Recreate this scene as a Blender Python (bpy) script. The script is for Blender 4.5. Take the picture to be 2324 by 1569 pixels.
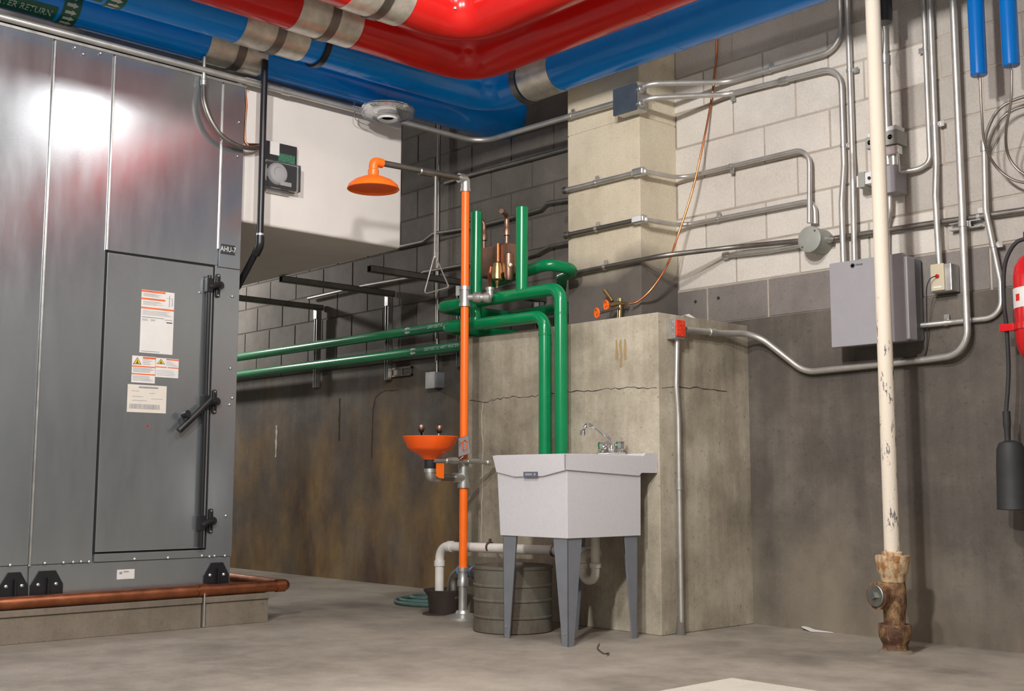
import bpy, bmesh, math, random
from mathutils import Vector, Matrix
random.seed(7)
for o in list(bpy.data.objects):
    bpy.data.objects.remove(o)
scene = bpy.context.scene
COL = scene.collection

# ------------------------------------------------------------------ camera
cam_data = bpy.data.cameras.new('camera')
cam = bpy.data.objects.new('camera', cam_data)
COL.objects.link(cam)
cam_data.sensor_width = 36.0
cam_data.lens = 36.0 * 2660.24 / 2324.0
cam_data.clip_start = 0.05
YAW, PITCH, ROLL = math.radians(47.4086), math.radians(6.698), math.radians(0.114)
fw = Vector((-math.sin(YAW) * math.cos(PITCH), math.cos(YAW) * math.cos(PITCH), math.sin(PITCH)))
rt = Vector((math.cos(YAW), math.sin(YAW), 0.0))
up = rt.cross(fw)
rt2 = rt * math.cos(ROLL) + up * math.sin(ROLL)
up2 = rt2.cross(fw)
m = Matrix((rt2, up2, -fw)).transposed().to_4x4()
m.translation = Vector((0.0, 0.0, 0.72))
cam.matrix_world = m
scene.camera = cam

# ------------------------------------------------------------------ light and exposure
world = bpy.data.worlds.new('world')
scene.world = world
world.use_nodes = True
world.node_tree.nodes['Background'].inputs[0].default_value = (0.02, 0.02, 0.022, 1)
world.node_tree.nodes['Background'].inputs[1].default_value = 1.0
scene.view_settings.view_transform = 'Standard'
scene.view_settings.look = 'None'
scene.view_settings.gamma = 1.0
scene.view_settings.use_curve_mapping = False
scene.view_settings.exposure = 0.0


def area_light(name, loc, target, sx, sy, power, color=(1.0, 0.95, 0.88), spread=180):
    d = bpy.data.lights.new(name, 'AREA')
    d.shape = 'RECTANGLE'
    d.size = sx
    d.size_y = sy
    d.energy = power
    d.color = color
    d.spread = math.radians(spread)
    o = bpy.data.objects.new(name, d)
    COL.objects.link(o)
    o.location = loc
    o.rotation_euler = (Vector(target) - Vector(loc)).to_track_quat('-Z', 'Y').to_euler()
    return o


def globe_light(name, loc, radius, power, color=(1.0, 0.97, 0.935)):
    d = bpy.data.lights.new(name, 'POINT')
    d.energy = power
    d.shadow_soft_size = radius
    d.color = color
    o = bpy.data.objects.new(name, d)
    COL.objects.link(o)
    o.location = loc
    return o


# lamps of the plant room: x, y, z, power, radius (0 = rectangular fixture shining down)
LAMPS = [
    (-2.78, 3.31, 3.55, 26, 0.0), (-1.4, -0.4, 3.02, 600, 0.1), (-9.9, 4.1, 2.75, 190, 0.1), (-2.2, 2.0, 2.97, 205, 0.08),
]
for lx, ly, lz, lp, lr in LAMPS:
    if lr:
        globe_light('globe_lamp_light', (lx, ly, lz), lr, lp)
    else:
        area_light('ceiling_lamp_light', (lx, ly, lz - 0.13), (lx, ly, 0), 0.56, 0.42, lp, (1.0, 0.97, 0.94))

# ------------------------------------------------------------------ materials


class NT:
    def __init__(s, name):
        s.m = bpy.data.materials.new(name)
        s.m.use_nodes = True
        s.t = s.m.node_tree
        s.b = s.t.nodes['Principled BSDF']
        s.co = None

    def n(s, typ, **kw):
        nd = s.t.nodes.new(typ)
        for k, v in kw.items():
            setattr(nd, k, v)
        return nd

    def link(s, a, b):
        s.t.links.new(a, b)

    def pos(s):
        if s.co is None:
            s.co = s.n('ShaderNodeNewGeometry').outputs['Position']
        return s.co

    def mapped(s, scale):
        mp = s.n('ShaderNodeMapping')
        s.link(s.pos(), mp.inputs[0])
        mp.inputs['Scale'].default_value = scale
        return mp.outputs[0]

    def noise(s, scale, detail=4, rough=0.6, vec=(1, 1, 1)):
        nd = s.n('ShaderNodeTexNoise')
        nd.inputs['Scale'].default_value = scale
        nd.inputs['Detail'].default_value = detail
        nd.inputs['Roughness'].default_value = rough
        s.link(s.mapped(vec), nd.inputs['Vector'])
        return nd.outputs[0]

    def ramp(s, fac, stops):
        r = s.n('ShaderNodeValToRGB')
        el = r.color_ramp.elements
        while len(el) < len(stops):
            el.new(0.5)
        for e, (p, c) in zip(el, stops):
            e.position = p
            e.color = (c[0], c[1], c[2], 1) if isinstance(c, tuple) else (c, c, c, 1)
        s.link(fac, r.inputs[0])
        return r.outputs[0]

    def mix(s, fac, a, b, blend='MIX'):
        mx = s.n('ShaderNodeMix', data_type='RGBA', blend_type=blend)
        for inp, v in ((mx.inputs[0], fac), (mx.inputs[6], a), (mx.inputs[7], b)):
            if isinstance(v, (int, float)):
                inp.default_value = v
            elif isinstance(v, tuple):
                inp.default_value = (v[0], v[1], v[2], 1)
            else:
                s.link(v, inp)
        return mx.outputs[2]

    def math(s, op, a, b=0.0, clamp=False):
        nd = s.n('ShaderNodeMath', operation=op, use_clamp=clamp)
        for inp, v in ((nd.inputs[0], a), (nd.inputs[1], b)):
            if isinstance(v, (int, float)):
                inp.default_value = v
            else:
                s.link(v, inp)
        return nd.outputs[0]

    def bump(s, h, strength, dist=0.004):
        b = s.n('ShaderNodeBump')
        b.inputs['Strength'].default_value = strength
        b.inputs['Distance'].default_value = dist
        s.link(h, b.inputs['Height'])
        s.link(b.outputs[0], s.b.inputs['Normal'])

    def color(s, c):
        if isinstance(c, tuple):
            s.b.inputs['Base Color'].default_value = (c[0], c[1], c[2], 1)
        else:
            s.link(c, s.b.inputs['Base Color'])

    def set(s, rough=0.5, metal=0.0, coat=0.0, spec=None):
        if isinstance(rough, (int, float)):
            s.b.inputs['Roughness'].default_value = rough
        else:
            s.link(rough, s.b.inputs['Roughness'])
        s.b.inputs['Metallic'].default_value = metal
        s.b.inputs['Coat Weight'].default_value = coat
        if spec is not None:
            s.b.inputs['Specular IOR Level'].default_value = spec
        return s.m


def plain(name, c, rough=0.5, metal=0.0, coat=0.0, var=0.12, scale=14.0, bump=0.0):
    n = NT(name)
    f = n.noise(scale, 3)
    lo = tuple(x * (1 - var) for x in c)
    hi = tuple(min(1.0, x * (1 + var)) for x in c)
    n.color(n.ramp(f, [(0.3, lo), (0.7, hi)]))
    if bump:
        n.bump(n.noise(scale * 12, 3), bump, 0.002)
    return n.set(rough, metal, coat)


def concrete(name, dark, mid, light, streak=0.5, spots=0.0, stain=None, rough=0.85, grey_below=None):
    n = NT(name)
    big = n.noise(1.3, 5, 0.62)
    med = n.noise(6.0, 6, 0.7)
    st = n.noise(3.2, 4, 0.65, (2.4, 2.4, 0.22))
    f = n.math('ADD', n.math('MULTIPLY', big, 0.5), n.math('MULTIPLY', med, 0.2))
    f = n.math('ADD', f, n.math('MULTIPLY', st, 0.3 * streak))
    f = n.math('DIVIDE', f, 0.7 + 0.3 * streak)
    c = n.ramp(f, [(0.36, dark), (0.5, mid), (0.64, light)])
    fine = n.noise(90, 3, 0.7)
    c = n.mix(0.35, c, n.ramp(fine, [(0.3, 0.55), (0.7, 1.0)]), 'MULTIPLY')
    if spots:
        sp = n.noise(46, 2, 0.5)
        c = n.mix(n.ramp(sp, [(0.66, 0.0), (0.72, spots)]), c, tuple(x * 0.45 for x in dark))
    if stain:
        # (x0, x1, z1): rust and mineral stains that climb the lower wall between x0 and x1
        x0, x1, z1, col_a, col_b = stain
        sep = n.n('ShaderNodeSeparateXYZ')
        n.link(n.pos(), sep.inputs[0])
        zz = n.math('SUBTRACT', z1, sep.outputs[2])
        blot = n.noise(1.9, 5, 0.66, (1, 1, 0.7))
        k = n.math('ADD', n.math('MULTIPLY', zz, 0.7), n.math('SUBTRACT', n.math('MULTIPLY', blot, 3.0), 1.2))
        inx = n.math('MULTIPLY', n.math('GREATER_THAN', sep.outputs[0], x0), 1.0)
        edge = n.math('MULTIPLY', n.math('SUBTRACT', x1, sep.outputs[0]), 1.6, True)
        k = n.math('MULTIPLY', n.math('MULTIPLY', k, inx, True), edge)
        hue = n.noise(2.6, 4, 0.6, (1, 1, 0.5))
        sc = n.ramp(hue, [(0.38, col_a), (0.62, col_b)])
        bloom = n.math('MULTIPLY', n.math('SUBTRACT', n.math('ADD', n.math('MULTIPLY', blot, 1.7), n.math('MULTIPLY', sep.outputs[2], -0.9)), 0.25), 0.9, True)
        c = n.mix(bloom, c, n.ramp(hue, [(0.35, (0.2, 0.165, 0.115)), (0.65, (0.29, 0.25, 0.185))]))
        c = n.mix(n.math('MULTIPLY', k, 0.95, True), c, sc)
    if grey_below:
        # cream above, greyer below this height, with a soft uneven edge
        sep = n.n('ShaderNodeSeparateXYZ')
        n.link(n.pos(), sep.inputs[0])
        k = n.math('ADD', n.math('MULTIPLY', n.math('SUBTRACT', grey_below, sep.outputs[2]), 6.0), n.math('MULTIPLY', n.noise(2.2, 3), 1.6))
        bare = n.ramp(f, [(0.36, (0.105, 0.092, 0.082)), (0.64, (0.18, 0.158, 0.14))])
        c = n.mix(n.math('MULTIPLY', k, 0.9, True), c, bare)
    n.color(c)
    n.bump(n.math('ADD', n.noise(45, 5, 0.7), n.math('MULTIPLY', n.noise(8, 3), 1.2)), 0.35, 0.004)
    return n.set(rough)


def metal(name, c, rough=0.35, var=0.25, scale=9.0, amount=1.0, vec=(1, 1, 1)):
    n = NT(name)
    f = n.noise(scale, 4, 0.6, vec)
    n.color(n.ramp(f, [(0.3, tuple(x * (1 - var) for x in c)), (0.7, tuple(min(1, x * (1 + var * 0.5)) for x in c))]))
    r = n.ramp(n.noise(scale * 2.3, 4, 0.6, vec), [(0.3, rough * 0.85), (0.7, min(1, rough * 1.2))])
    m_ = n.set(r, amount)
    return m_


def rusty(name, paint, rust, dark, lo=0.45, hi=0.55, scale=22, vec=(1, 1, 0.6), below=None):
    n = NT(name)
    f = n.noise(scale, 6, 0.75, vec)
    if below:       # chips only where the pipe gets knocked
        sep = n.n('ShaderNodeSeparateXYZ')
        n.link(n.pos(), sep.inputs[0])
        f = n.math('SUBTRACT', f, n.math('MULTIPLY', n.math('SUBTRACT', sep.outputs[2], below), 0.35, True))
    r2 = n.ramp(n.noise(60, 4, 0.7), [(0.35, dark), (0.65, rust)])
    n.color(n.mix(n.ramp(f, [(lo, 0.0), (hi, 1.0)]), paint, r2))
    n.bump(n.noise(70, 4, 0.7), 0.5, 0.003)
    return n.set(0.7)


M = {}
M['floor'] = concrete('floor_concrete', (0.17, 0.148, 0.122), (0.29, 0.256, 0.215), (0.4, 0.356, 0.3), 0.0, rough=0.55)
M['found'] = concrete('foundation_concrete', (0.058, 0.05, 0.043), (0.105, 0.09, 0.077), (0.185, 0.162, 0.137), 0.8, 0.3,
                      stain=(-12, -5.1, 1.0, (0.075, 0.04, 0.022), (0.25, 0.15, 0.048)))
M['pier'] = concrete('pier_concrete', (0.17, 0.145, 0.105), (0.38, 0.335, 0.255), (0.62, 0.565, 0.455), 0.7, 0.4)
M['column'] = concrete('column_concrete', (0.52, 0.45, 0.33), (0.68, 0.605, 0.46), (0.76, 0.69, 0.54), 0.6, 0.2, grey_below=1.9)
M['pad'] = concrete('pad_concrete', (0.13, 0.105, 0.08), (0.2, 0.168, 0.128), (0.27, 0.235, 0.185), 0.6, 0.3)
M['pad_light'] = concrete('pale_pad_concrete', (0.36, 0.33, 0.28), (0.44, 0.41, 0.35), (0.5, 0.47, 0.4), 0.0)
mo = NT('mortar')
sep = mo.n('ShaderNodeSeparateXYZ')
mo.link(mo.pos(), sep.inputs[0])
side = mo.math('GREATER_THAN', sep.outputs[0], -4.5)      # bare joints left of the column, darkened for shade; painted joints right of it
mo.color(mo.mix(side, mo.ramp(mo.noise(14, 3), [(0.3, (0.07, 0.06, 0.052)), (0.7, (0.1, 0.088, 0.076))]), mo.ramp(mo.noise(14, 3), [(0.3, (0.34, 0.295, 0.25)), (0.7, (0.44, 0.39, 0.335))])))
M['mortar'] = mo.set(0.9)
M['block'] = concrete('cmu_block', (0.56, 0.52, 0.47), (0.66, 0.62, 0.565), (0.72, 0.68, 0.62), 0.2, 0.12)
M['block_b'] = concrete('cmu_block_warm', (0.52, 0.475, 0.42), (0.62, 0.575, 0.515), (0.68, 0.64, 0.57), 0.2, 0.18)
M['block_d'] = concrete('cmu_block_bare_shaded', (0.095, 0.083, 0.073), (0.145, 0.127, 0.112), (0.2, 0.177, 0.156), 0.3, 0.3)  # bare blocks, with the shade left of the column put into the colour
M['block_e'] = concrete('cmu_block_shaded', (0.36, 0.33, 0.295), (0.44, 0.405, 0.365), (0.5, 0.465, 0.42), 0.2, 0.2)  # pipe shadow near the top and light falloff at right put into the colour
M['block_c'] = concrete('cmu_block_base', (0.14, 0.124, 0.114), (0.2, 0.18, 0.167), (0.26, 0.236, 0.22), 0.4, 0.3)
M['paint'] = plain('room_paint', (0.4, 0.4, 0.39), 0.8, bump=0.1)
M['ceil'] = plain('ceiling_deck', (0.3, 0.29, 0.28), 0.85)
M['galv_sheet'] = metal('galvanised_sheet', (0.4, 0.435, 0.46), 0.205, 0.08, 3.0, 0.8, vec=(1, 1.6, 0.35))
M['galv'] = metal('galvanised_steel', (0.6, 0.6, 0.58), 0.36, 0.25, 9.0, 0.85)
M['emt'] = metal('conduit_steel', (0.58, 0.57, 0.54), 0.42, 0.15, 9.0, 0.8)
M['emt_dull'] = metal('dull_conduit_steel', (0.3, 0.285, 0.26), 0.45, 0.2)
M['shield'] = metal('pipe_shield_steel', (0.74, 0.7, 0.62), 0.38, 0.25, 16, 0.75)
M['strap'] = metal('strap_steel', (0.25, 0.22, 0.2), 0.45, 0.2)
M['chrome'] = metal('chrome', (0.85, 0.85, 0.87), 0.08, 0.05)
M['brass'] = metal('brass', (0.55, 0.42, 0.2), 0.3, 0.2)
M['bronze'] = metal('bronze', (0.36, 0.22, 0.17), 0.42, 0.25)
M['copper'] = metal('copper_dull', (0.45, 0.17, 0.085), 0.42, 0.3, 12)
M['copper_b'] = metal('copper_bright', (0.55, 0.2, 0.085), 0.4, 0.2, 12)
M['blue'] = plain('blue_jacket', (0.0, 0.235, 0.78), 0.2, var=0.06, scale=5)
M['blue_paint'] = plain('blue_paint', (0.0, 0.115, 0.4), 0.2, var=0.05)
M['red'] = plain('red_jacket', (0.58, 0.012, 0.01), 0.2, var=0.06, scale=5)
M['green'] = plain('green_jacket', (0.0, 0.2, 0.068), 0.22, var=0.08, scale=8)
M['orange'] = plain('orange_paint', (0.95, 0.16, 0.01), 0.35, var=0.05)
M['orange_b'] = plain('orange_plastic', (0.95, 0.115, 0.008), 0.4, var=0.06)
M['black'] = plain('black_paint', (0.012, 0.012, 0.015), 0.35, var=0.2)
M['black_m'] = plain('black_rubber', (0.02, 0.02, 0.022), 0.65, var=0.2)
M['dark'] = plain('dark_gap', (0.008, 0.008, 0.009), 0.9)
M['white'] = plain('white_plastic', (0.72, 0.72, 0.73), 0.45, var=0.03)
M['sink'] = plain('sink_plastic', (0.56, 0.55, 0.57), 0.55, var=0.03, scale=60)
M['legs'] = plain('grey_leg_paint', (0.17, 0.18, 0.2), 0.4, var=0.06)
M['pvc'] = plain('white_pvc', (0.7, 0.68, 0.64), 0.35, var=0.06)
M['pvc_d'] = plain('aged_pvc', (0.5, 0.47, 0.41), 0.4, var=0.12)
M['canvas'] = plain('white_canvas_jacket', (0.74, 0.7, 0.665), 0.75, var=0.03, scale=5, bump=0.05)
M['panel'] = plain('panel_enamel', (0.31, 0.3, 0.32), 0.4, var=0.03)
M['box_grey'] = plain('grey_box_paint', (0.3, 0.31, 0.28), 0.5, var=0.08)
M['beige'] = plain('beige_plastic', (0.52, 0.46, 0.33), 0.45, var=0.04)
M['paper'] = plain('paper', (0.68, 0.67, 0.65), 0.6, var=0.03)
M['paper_y'] = plain('cream_paper', (0.66, 0.62, 0.55), 0.6, var=0.03)
M['ink'] = plain('grey_print', (0.28, 0.28, 0.3), 0.6)
M['ink_b'] = plain('black_print', (0.03, 0.03, 0.035), 0.6)
M['ink_o'] = plain('orange_print', (0.72, 0.13, 0.03), 0.55)
M['ink_y'] = plain('yellow_print', (0.75, 0.5, 0.02), 0.55)
M['pale_print'] = plain('pale_print', (0.5, 0.53, 0.47), 0.5)
M['label_g'] = plain('green_label', (0.01, 0.1, 0.06), 0.35)
M['pcb'] = plain('circuit_board', (0.05, 0.16, 0.1), 0.4, var=0.7, scale=160)
M['red_lens'] = plain('red_reflector', (0.75, 0.05, 0.02), 0.25, var=0.4, scale=90)
M['ext_red'] = plain('extinguisher_red', (0.55, 0.008, 0.012), 0.25, var=0.04)
M['hose_g'] = plain('green_hose', (0.07, 0.14, 0.125), 0.5, var=0.2)
M['drum'] = rusty('drum_steel', (0.125, 0.118, 0.095), (0.12, 0.075, 0.04), (0.06, 0.048, 0.036), 0.42, 0.7, 9)
M['pot'] = rusty('cast_iron', (0.035, 0.024, 0.02), (0.06, 0.035, 0.025), (0.025, 0.018, 0.015), 0.4, 0.6, 14)
M['cream_pipe'] = rusty('chipped_cream_paint', (0.7, 0.625, 0.52), (0.22, 0.2, 0.19), (0.12, 0.115, 0.11), 0.565, 0.59, 34, (1, 1, 0.28), 1.3)
M['clean_top'] = rusty('rusting_cream_paint', (0.6, 0.46, 0.29), (0.36, 0.16, 0.045), (0.2, 0.085, 0.03), 0.44, 0.6, 24)
M['clean_low'] = rusty('heavy_rust', (0.33, 0.2, 0.09), (0.13, 0.055, 0.025), (0.05, 0.024, 0.014), 0.36, 0.55, 24)
M['plug'] = metal('cleanout_plug', (0.3, 0.31, 0.28), 0.5)
M['crack'] = plain('crack_shadow', (0.03, 0.025, 0.02), 0.95)
M['streak'] = plain('rust_streak', (0.06, 0.035, 0.02), 0.95)
M['ochre'] = plain('ochre_drip', (0.33, 0.235, 0.115), 0.9)
M['white_line'] = plain('efflorescence', (0.55, 0.52, 0.46), 0.9)
glass = NT('clear_plastic')
glass.color((0.95, 0.96, 0.97))
glass.b.inputs['Transmission Weight'].default_value = 0.95
glass.b.inputs['IOR'].default_value = 1.3
M['glass'] = glass.set(0.06)
lampm = NT('lamp_diffuser')
lampm.b.inputs['Emission Color'].default_value = (1, 0.95, 0.88, 1)
lampm.b.inputs['Emission Strength'].default_value = 3.0
M['lamp'] = lampm.set(0.5)

# ------------------------------------------------------------------ mesh helpers


class MB:
    def __init__(s):
        s.v = []
        s.f = []
        s.boxy = False

    def add(s, vs, fs):
        k = len(s.v)
        s.v += [tuple(p) for p in vs]
        s.f += [tuple(i + k for i in f) for f in fs]
        return s

    def box(s, a, b, bev=0.0, seg=2):
        x0, x1 = sorted((a[0], b[0]))
        y0, y1 = sorted((a[1], b[1]))
        z0, z1 = sorted((a[2], b[2]))
        vs = [(x, y, z) for x in (x0, x1) for y in (y0, y1) for z in (z0, z1)]
        fs = [(0, 1, 3, 2), (4, 6, 7, 5), (0, 4, 5, 1), (2, 3, 7, 6), (0, 2, 6, 4), (1, 5, 7, 3)]
        if bev <= 0:
            return s.add(vs, fs)
        s.boxy = True
        bm = bmesh.new()
        bv = [bm.verts.new(p) for p in vs]
        for f in fs:
            bm.faces.new([bv[i] for i in f])
        bmesh.ops.bevel(bm, geom=bm.edges[:], offset=bev, segments=seg, affect='EDGES', profile=0.5)
        bm.verts.index_update()
        s.add([v.co[:] for v in bm.verts], [tuple(v.index for v in f.verts) for f in bm.faces])
        bm.free()
        return s

    def prism(s, poly, off):
        """poly: 3D outline; off: extrusion vector"""
        n = len(poly)
        o = Vector(off)
        vs = [Vector(p) for p in poly] + [Vector(p) + o for p in poly]
        fs = [tuple(range(n - 1, -1, -1)), tuple(range(n, 2 * n))]
        fs += [(i, (i + 1) % n, n + (i + 1) % n, n + i) for i in range(n)]
        return s.add(vs, fs)

    def tube(s, pts, r, seg=14, cap=True, closed=False):
        P = [Vector(p) for p in pts]
        n = len(P)
        T = []
        for i in range(n):
            if closed:
                t = P[(i + 1) % n] - P[i - 1]
            else:
                t = P[min(i + 1, n - 1)] - P[max(i - 1, 0)]
            T.append(t.normalized())
        ref = Vector((0, 0, 1)) if abs(T[0].z) < 0.9 else Vector((1, 0, 0))
        u = (ref - T[0] * ref.dot(T[0])).normalized()
        rings = []
        for i in range(n):
            if i:
                u = (u - T[i] * u.dot(T[i]))
                u.normalize()
            w = T[i].cross(u)
            ri = r[i] if isinstance(r, (list, tuple)) else r
            # keep the section round where the path turns
            rings.append([P[i] + (u * math.cos(a) + w * math.sin(a)) * ri
                          for a in [2 * math.pi * j / seg for j in range(seg)]])
        vs = [p for ring in rings for p in ring]
        fs = []
        for i in range(n if closed else n - 1):
            a0, b0 = i * seg, ((i + 1) % n) * seg
            for j in range(seg):
                k = (j + 1) % seg
                fs.append((a0 + j, a0 + k, b0 + k, b0 + j))
        if cap and not closed:
            fs.append(tuple(range(seg - 1, -1, -1)))
            fs.append(tuple((n - 1) * seg + j for j in range(seg)))
        return s.add(vs, fs)

    def lathe(s, prof, origin, axis=(0, 0, 1), seg=28):
        """prof: list of (radius, distance along axis)"""
        ax = Vector(axis).normalized()
        ref = Vector((0, 0, 1)) if abs(ax.z) < 0.9 else Vector((1, 0, 0))
        u = (ref - ax * ref.dot(ax)).normalized()
        w = ax.cross(u)
        o = Vector(origin)
        vs = []
        for r, h in prof:
            r = max(r, 1e-5)
            vs += [o + ax * h + (u * math.cos(a) + w * math.sin(a)) * r for a in [2 * math.pi * j / seg for j in range(seg)]]
        fs = []
        for i in range(len(prof) - 1):
            for j in range(seg):
                k = (j + 1) % seg
                fs.append((i * seg + j, i * seg + k, (i + 1) * seg + k, (i + 1) * seg + j))
        if prof[0][0] > 1e-4:
            fs.append(tuple(range(seg - 1, -1, -1)))
        if prof[-1][0] > 1e-4:
            fs.append(tuple((len(prof) - 1) * seg + j for j in range(seg)))
        return s.add(vs, fs)

    def disc(s, c, axis, r, h, seg=16):
        return s.lathe([(r, 0), (r, h)], c, axis, seg)


def fillet(pts, r, n=7):
    """round the corners of a polyline with arcs of radius r"""
    P = [Vector(p) for p in pts]
    out = [P[0]]
    for i in range(1, len(P) - 1):
        a, b, c = P[i - 1], P[i], P[i + 1]
        d1, d2 = (a - b), (c - b)
        l1, l2 = d1.length, d2.length
        d1.normalize()
        d2.normalize()
        ang = d1.angle(d2)
        if ang > math.pi - 0.02:
            out.append(b)
            continue
        t = min(r / math.tan(ang / 2), l1 * 0.49, l2 * 0.49)
        rr = t * math.tan(ang / 2)
        cen = b + (d1 + d2).normalized() * (rr / math.sin(ang / 2))
        p0, p1 = b + d1 * t, b + d2 * t
        v0, v1 = p0 - cen, p1 - cen
        sw = v0.angle(v1)
        axn = v0.cross(v1).normalized()
        for k in range(n + 1):
            out.append(cen + Matrix.Rotation(sw * k / n, 3, axn) @ v0)
    out.append(P[-1])
    return out


def spline(pts, n=8):
    """Catmull-Rom through the points"""
    P = [Vector(p) for p in pts]
    P = [P[0] * 2 - P[1]] + P + [P[-1] * 2 - P[-2]]
    out = []
    for i in range(1, len(P) - 2):
        for k in range(n):
            t = k / n
            a, b, c, d = P[i - 1:i + 3]
            out.append(0.5 * ((2 * b) + (c - a) * t + (2 * a - 5 * b + 4 * c - d) * t * t + (3 * b - a - 3 * c + d) * t ** 3))
    out.append(P[-2])
    return out


ORG = {}
GROUPS = {'conduit': 'electrical conduits in the plant room', 'blue_cylinder': 'hanging blue cylinders', 'steel_cable': 'cables below the blue cylinders',
          'armored_cable': 'armored cables at the right edge', 'green_pipe': 'green domestic water pipes', 'strut_bracket': 'steel channel brackets for the green pipes',
          'blue_pipe': 'overhead insulated pipes', 'red_pipe': 'overhead insulated pipes', 'ceiling_lamp': 'lamps of the plant room'}


def thing(name, label, cat, loc=(0, 0, 0), group=None):
    o = bpy.data.objects.new(name, None)
    o.empty_display_size = 0.05
    COL.objects.link(o)
    o.location = loc
    o['label'] = label
    o['category'] = cat
    if group or name in GROUPS:
        o['group'] = group or GROUPS[name]
    ORG[o] = Vector(loc)
    return o


def build(name, mb, mat, parent=None, base=None, smooth=True, angle=35):
    """world-space mesh data -> one object, stored relative to its thing's base"""
    org = ORG[parent] if parent is not None else Vector(base if base else (0, 0, 0))
    me = bpy.data.meshes.new(name)
    me.from_pydata([tuple(Vector(p) - org) for p in mb.v], [], mb.f)
    bm = bmesh.new()
    bm.from_mesh(me)
    bmesh.ops.recalc_face_normals(bm, faces=bm.faces[:])
    bm.to_mesh(me)
    bm.free()
    if smooth:
        me.polygons.foreach_set('use_smooth', [True] * len(me.polygons))
        me.set_sharp_from_angle(angle=math.radians(angle))
    me.materials.append(M[mat] if isinstance(mat, str) else mat)
    o = bpy.data.objects.new(name, me)
    COL.objects.link(o)
    if smooth and mb.boxy:
        wn = o.modifiers.new('flat_faces', 'WEIGHTED_NORMAL')
        wn.keep_sharp = True
        wn.weight = 100
    if parent is not None:
        o.parent = parent
        ORG[o] = org
    else:
        o.location = org
        ORG[o] = org
    return o


def single(name, mb, mat, label, cat, base=None, group=None, **kw):
    if base is None:
        xs = [p[0] for p in mb.v]
        ys = [p[1] for p in mb.v]
        base = ((min(xs) + max(xs)) / 2, (min(ys) + max(ys)) / 2, min(p[2] for p in mb.v))
    o = build(name, mb, mat, None, base, **kw)
    o['label'] = label
    o['category'] = cat
    if group or name in GROUPS:
        o['group'] = group or GROUPS[name]
    return o


def struct(name, mb, mat, parent=None, **kw):
    o = build(name, mb, mat, parent, None, **kw)
    if parent is None:
        o['kind'] = 'structure'
    return o


def text_mb(txt, size, depth=0.0006, spacing=1.0):
    """flat text outline in the local xy plane, centred, as (verts, faces)"""
    c = bpy.data.curves.new('txt', 'FONT')
    c.body = txt
    c.size = size
    c.extrude = depth
    c.resolution_u = 2
    c.align_x = 'CENTER'
    c.align_y = 'CENTER'
    c.space_character = spacing
    o = bpy.data.objects.new('txt', c)
    COL.objects.link(o)
    dg = bpy.context.evaluated_depsgraph_get()
    me = bpy.data.meshes.new_from_object(o.evaluated_get(dg))
    vs = [v.co.copy() for v in me.vertices]
    fs = [tuple(p.vertices) for p in me.polygons]
    bpy.data.objects.remove(o)
    bpy.data.curves.remove(c)
    bpy.data.meshes.remove(me)
    return vs, fs


def text_on(txt, size, centre, right, upv, stretch=1.0, **kw):
    vs, fs = text_mb(txt, size, **kw)
    R, U = Vector(right).normalized(), Vector(upv).normalized()
    N = R.cross(U)
    c = Vector(centre)
    mb = MB()
    mb.add([c + R * v.x * stretch + U * v.y + N * v.z for v in vs], fs)
    return mb


def text_wrap(txt, size, centre, axis, radial, rad, stretch=1.0):
    """text wrapped round a pipe: centre on the pipe axis, reading along axis, radial = direction of its middle"""
    vs, fs = text_mb(txt, size)
    A, Rr = Vector(axis).normalized(), Vector(radial).normalized()
    S = Rr.cross(A)          # up of the letters
    c = Vector(centre)
    mb = MB()
    out = []
    for v in vs:
        an = v.y / rad
        out.append(c + A * v.x * stretch + (Rr * math.cos(an) + S * math.sin(an)) * (rad + v.z))
    mb.add(out, fs)
    return mb


def wrap_patch(centre, axis, radial, rad, length, a0, a1, thick=0.001, seg=12):
    A, Rr = Vector(axis).normalized(), Vector(radial).normalized()
    S = Rr.cross(A)
    c = Vector(centre)
    mb = MB()
    vs = []
    for i in range(seg + 1):
        an = a0 + (a1 - a0) * i / seg
        d = Rr * math.cos(an) + S * math.sin(an)
        for e in (-0.5, 0.5):
            vs += [c + A * e * length + d * rad, c + A * e * length + d * (rad + thick)]
    fs = []
    for i in range(seg):
        k = i * 4
        fs += [(k + 1, k + 3, k + 7, k + 5), (k, k + 4, k + 6, k + 2), (k, k + 1, k + 5, k + 4), (k + 2, k + 6, k + 7, k + 3)]
    mb.add(vs, fs)
    return mb


def ring(pt, axis, r_in, r_out, w):
    return MB().lathe([(r_in, -w / 2), (r_out, -w / 2), (r_out, w / 2), (r_in, w / 2), (r_in, -w / 2)], pt, axis, 24)


WY = 5.10      # face of the long wall
BY = 5.112     # face of its blocks
# ------------------------------------------------------------------ the room
fl = MB().box((-11.2, -5.2, -0.15), (3.2, 5.4, 0.0))
struct('floor', fl, 'floor')
struct('ceiling', MB().box((-11.2, -5.2, 4.4), (3.2, 5.4, 4.55)), 'ceil')
struct('wall_left', MB().box((-11.2, -5.2, 0), (-11.0, 5.1, 4.4)), 'paint')
struct('wall_right', MB().box((3.0, -5.2, 0), (3.2, 5.1, 4.4)), 'paint')
struct('wall_front', MB().box((-11.0, -5.2, 0), (3.0, -5.0, 4.4)), 'paint')
struct('wall_foundation', MB().box((-11.2, WY, 0), (3.2, 5.4, 1.587)), 'found')
wall = struct('wall_back', MB().box((-11.2, BY + 0.0045, 1.587), (3.2, 5.4, 4.4)), 'mortar')

# concrete blocks of the long wall: every block in view is a piece of the wall
CH, BL, JT = 0.2066, 0.4, 0.0095
bm_mesh = {}


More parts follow.
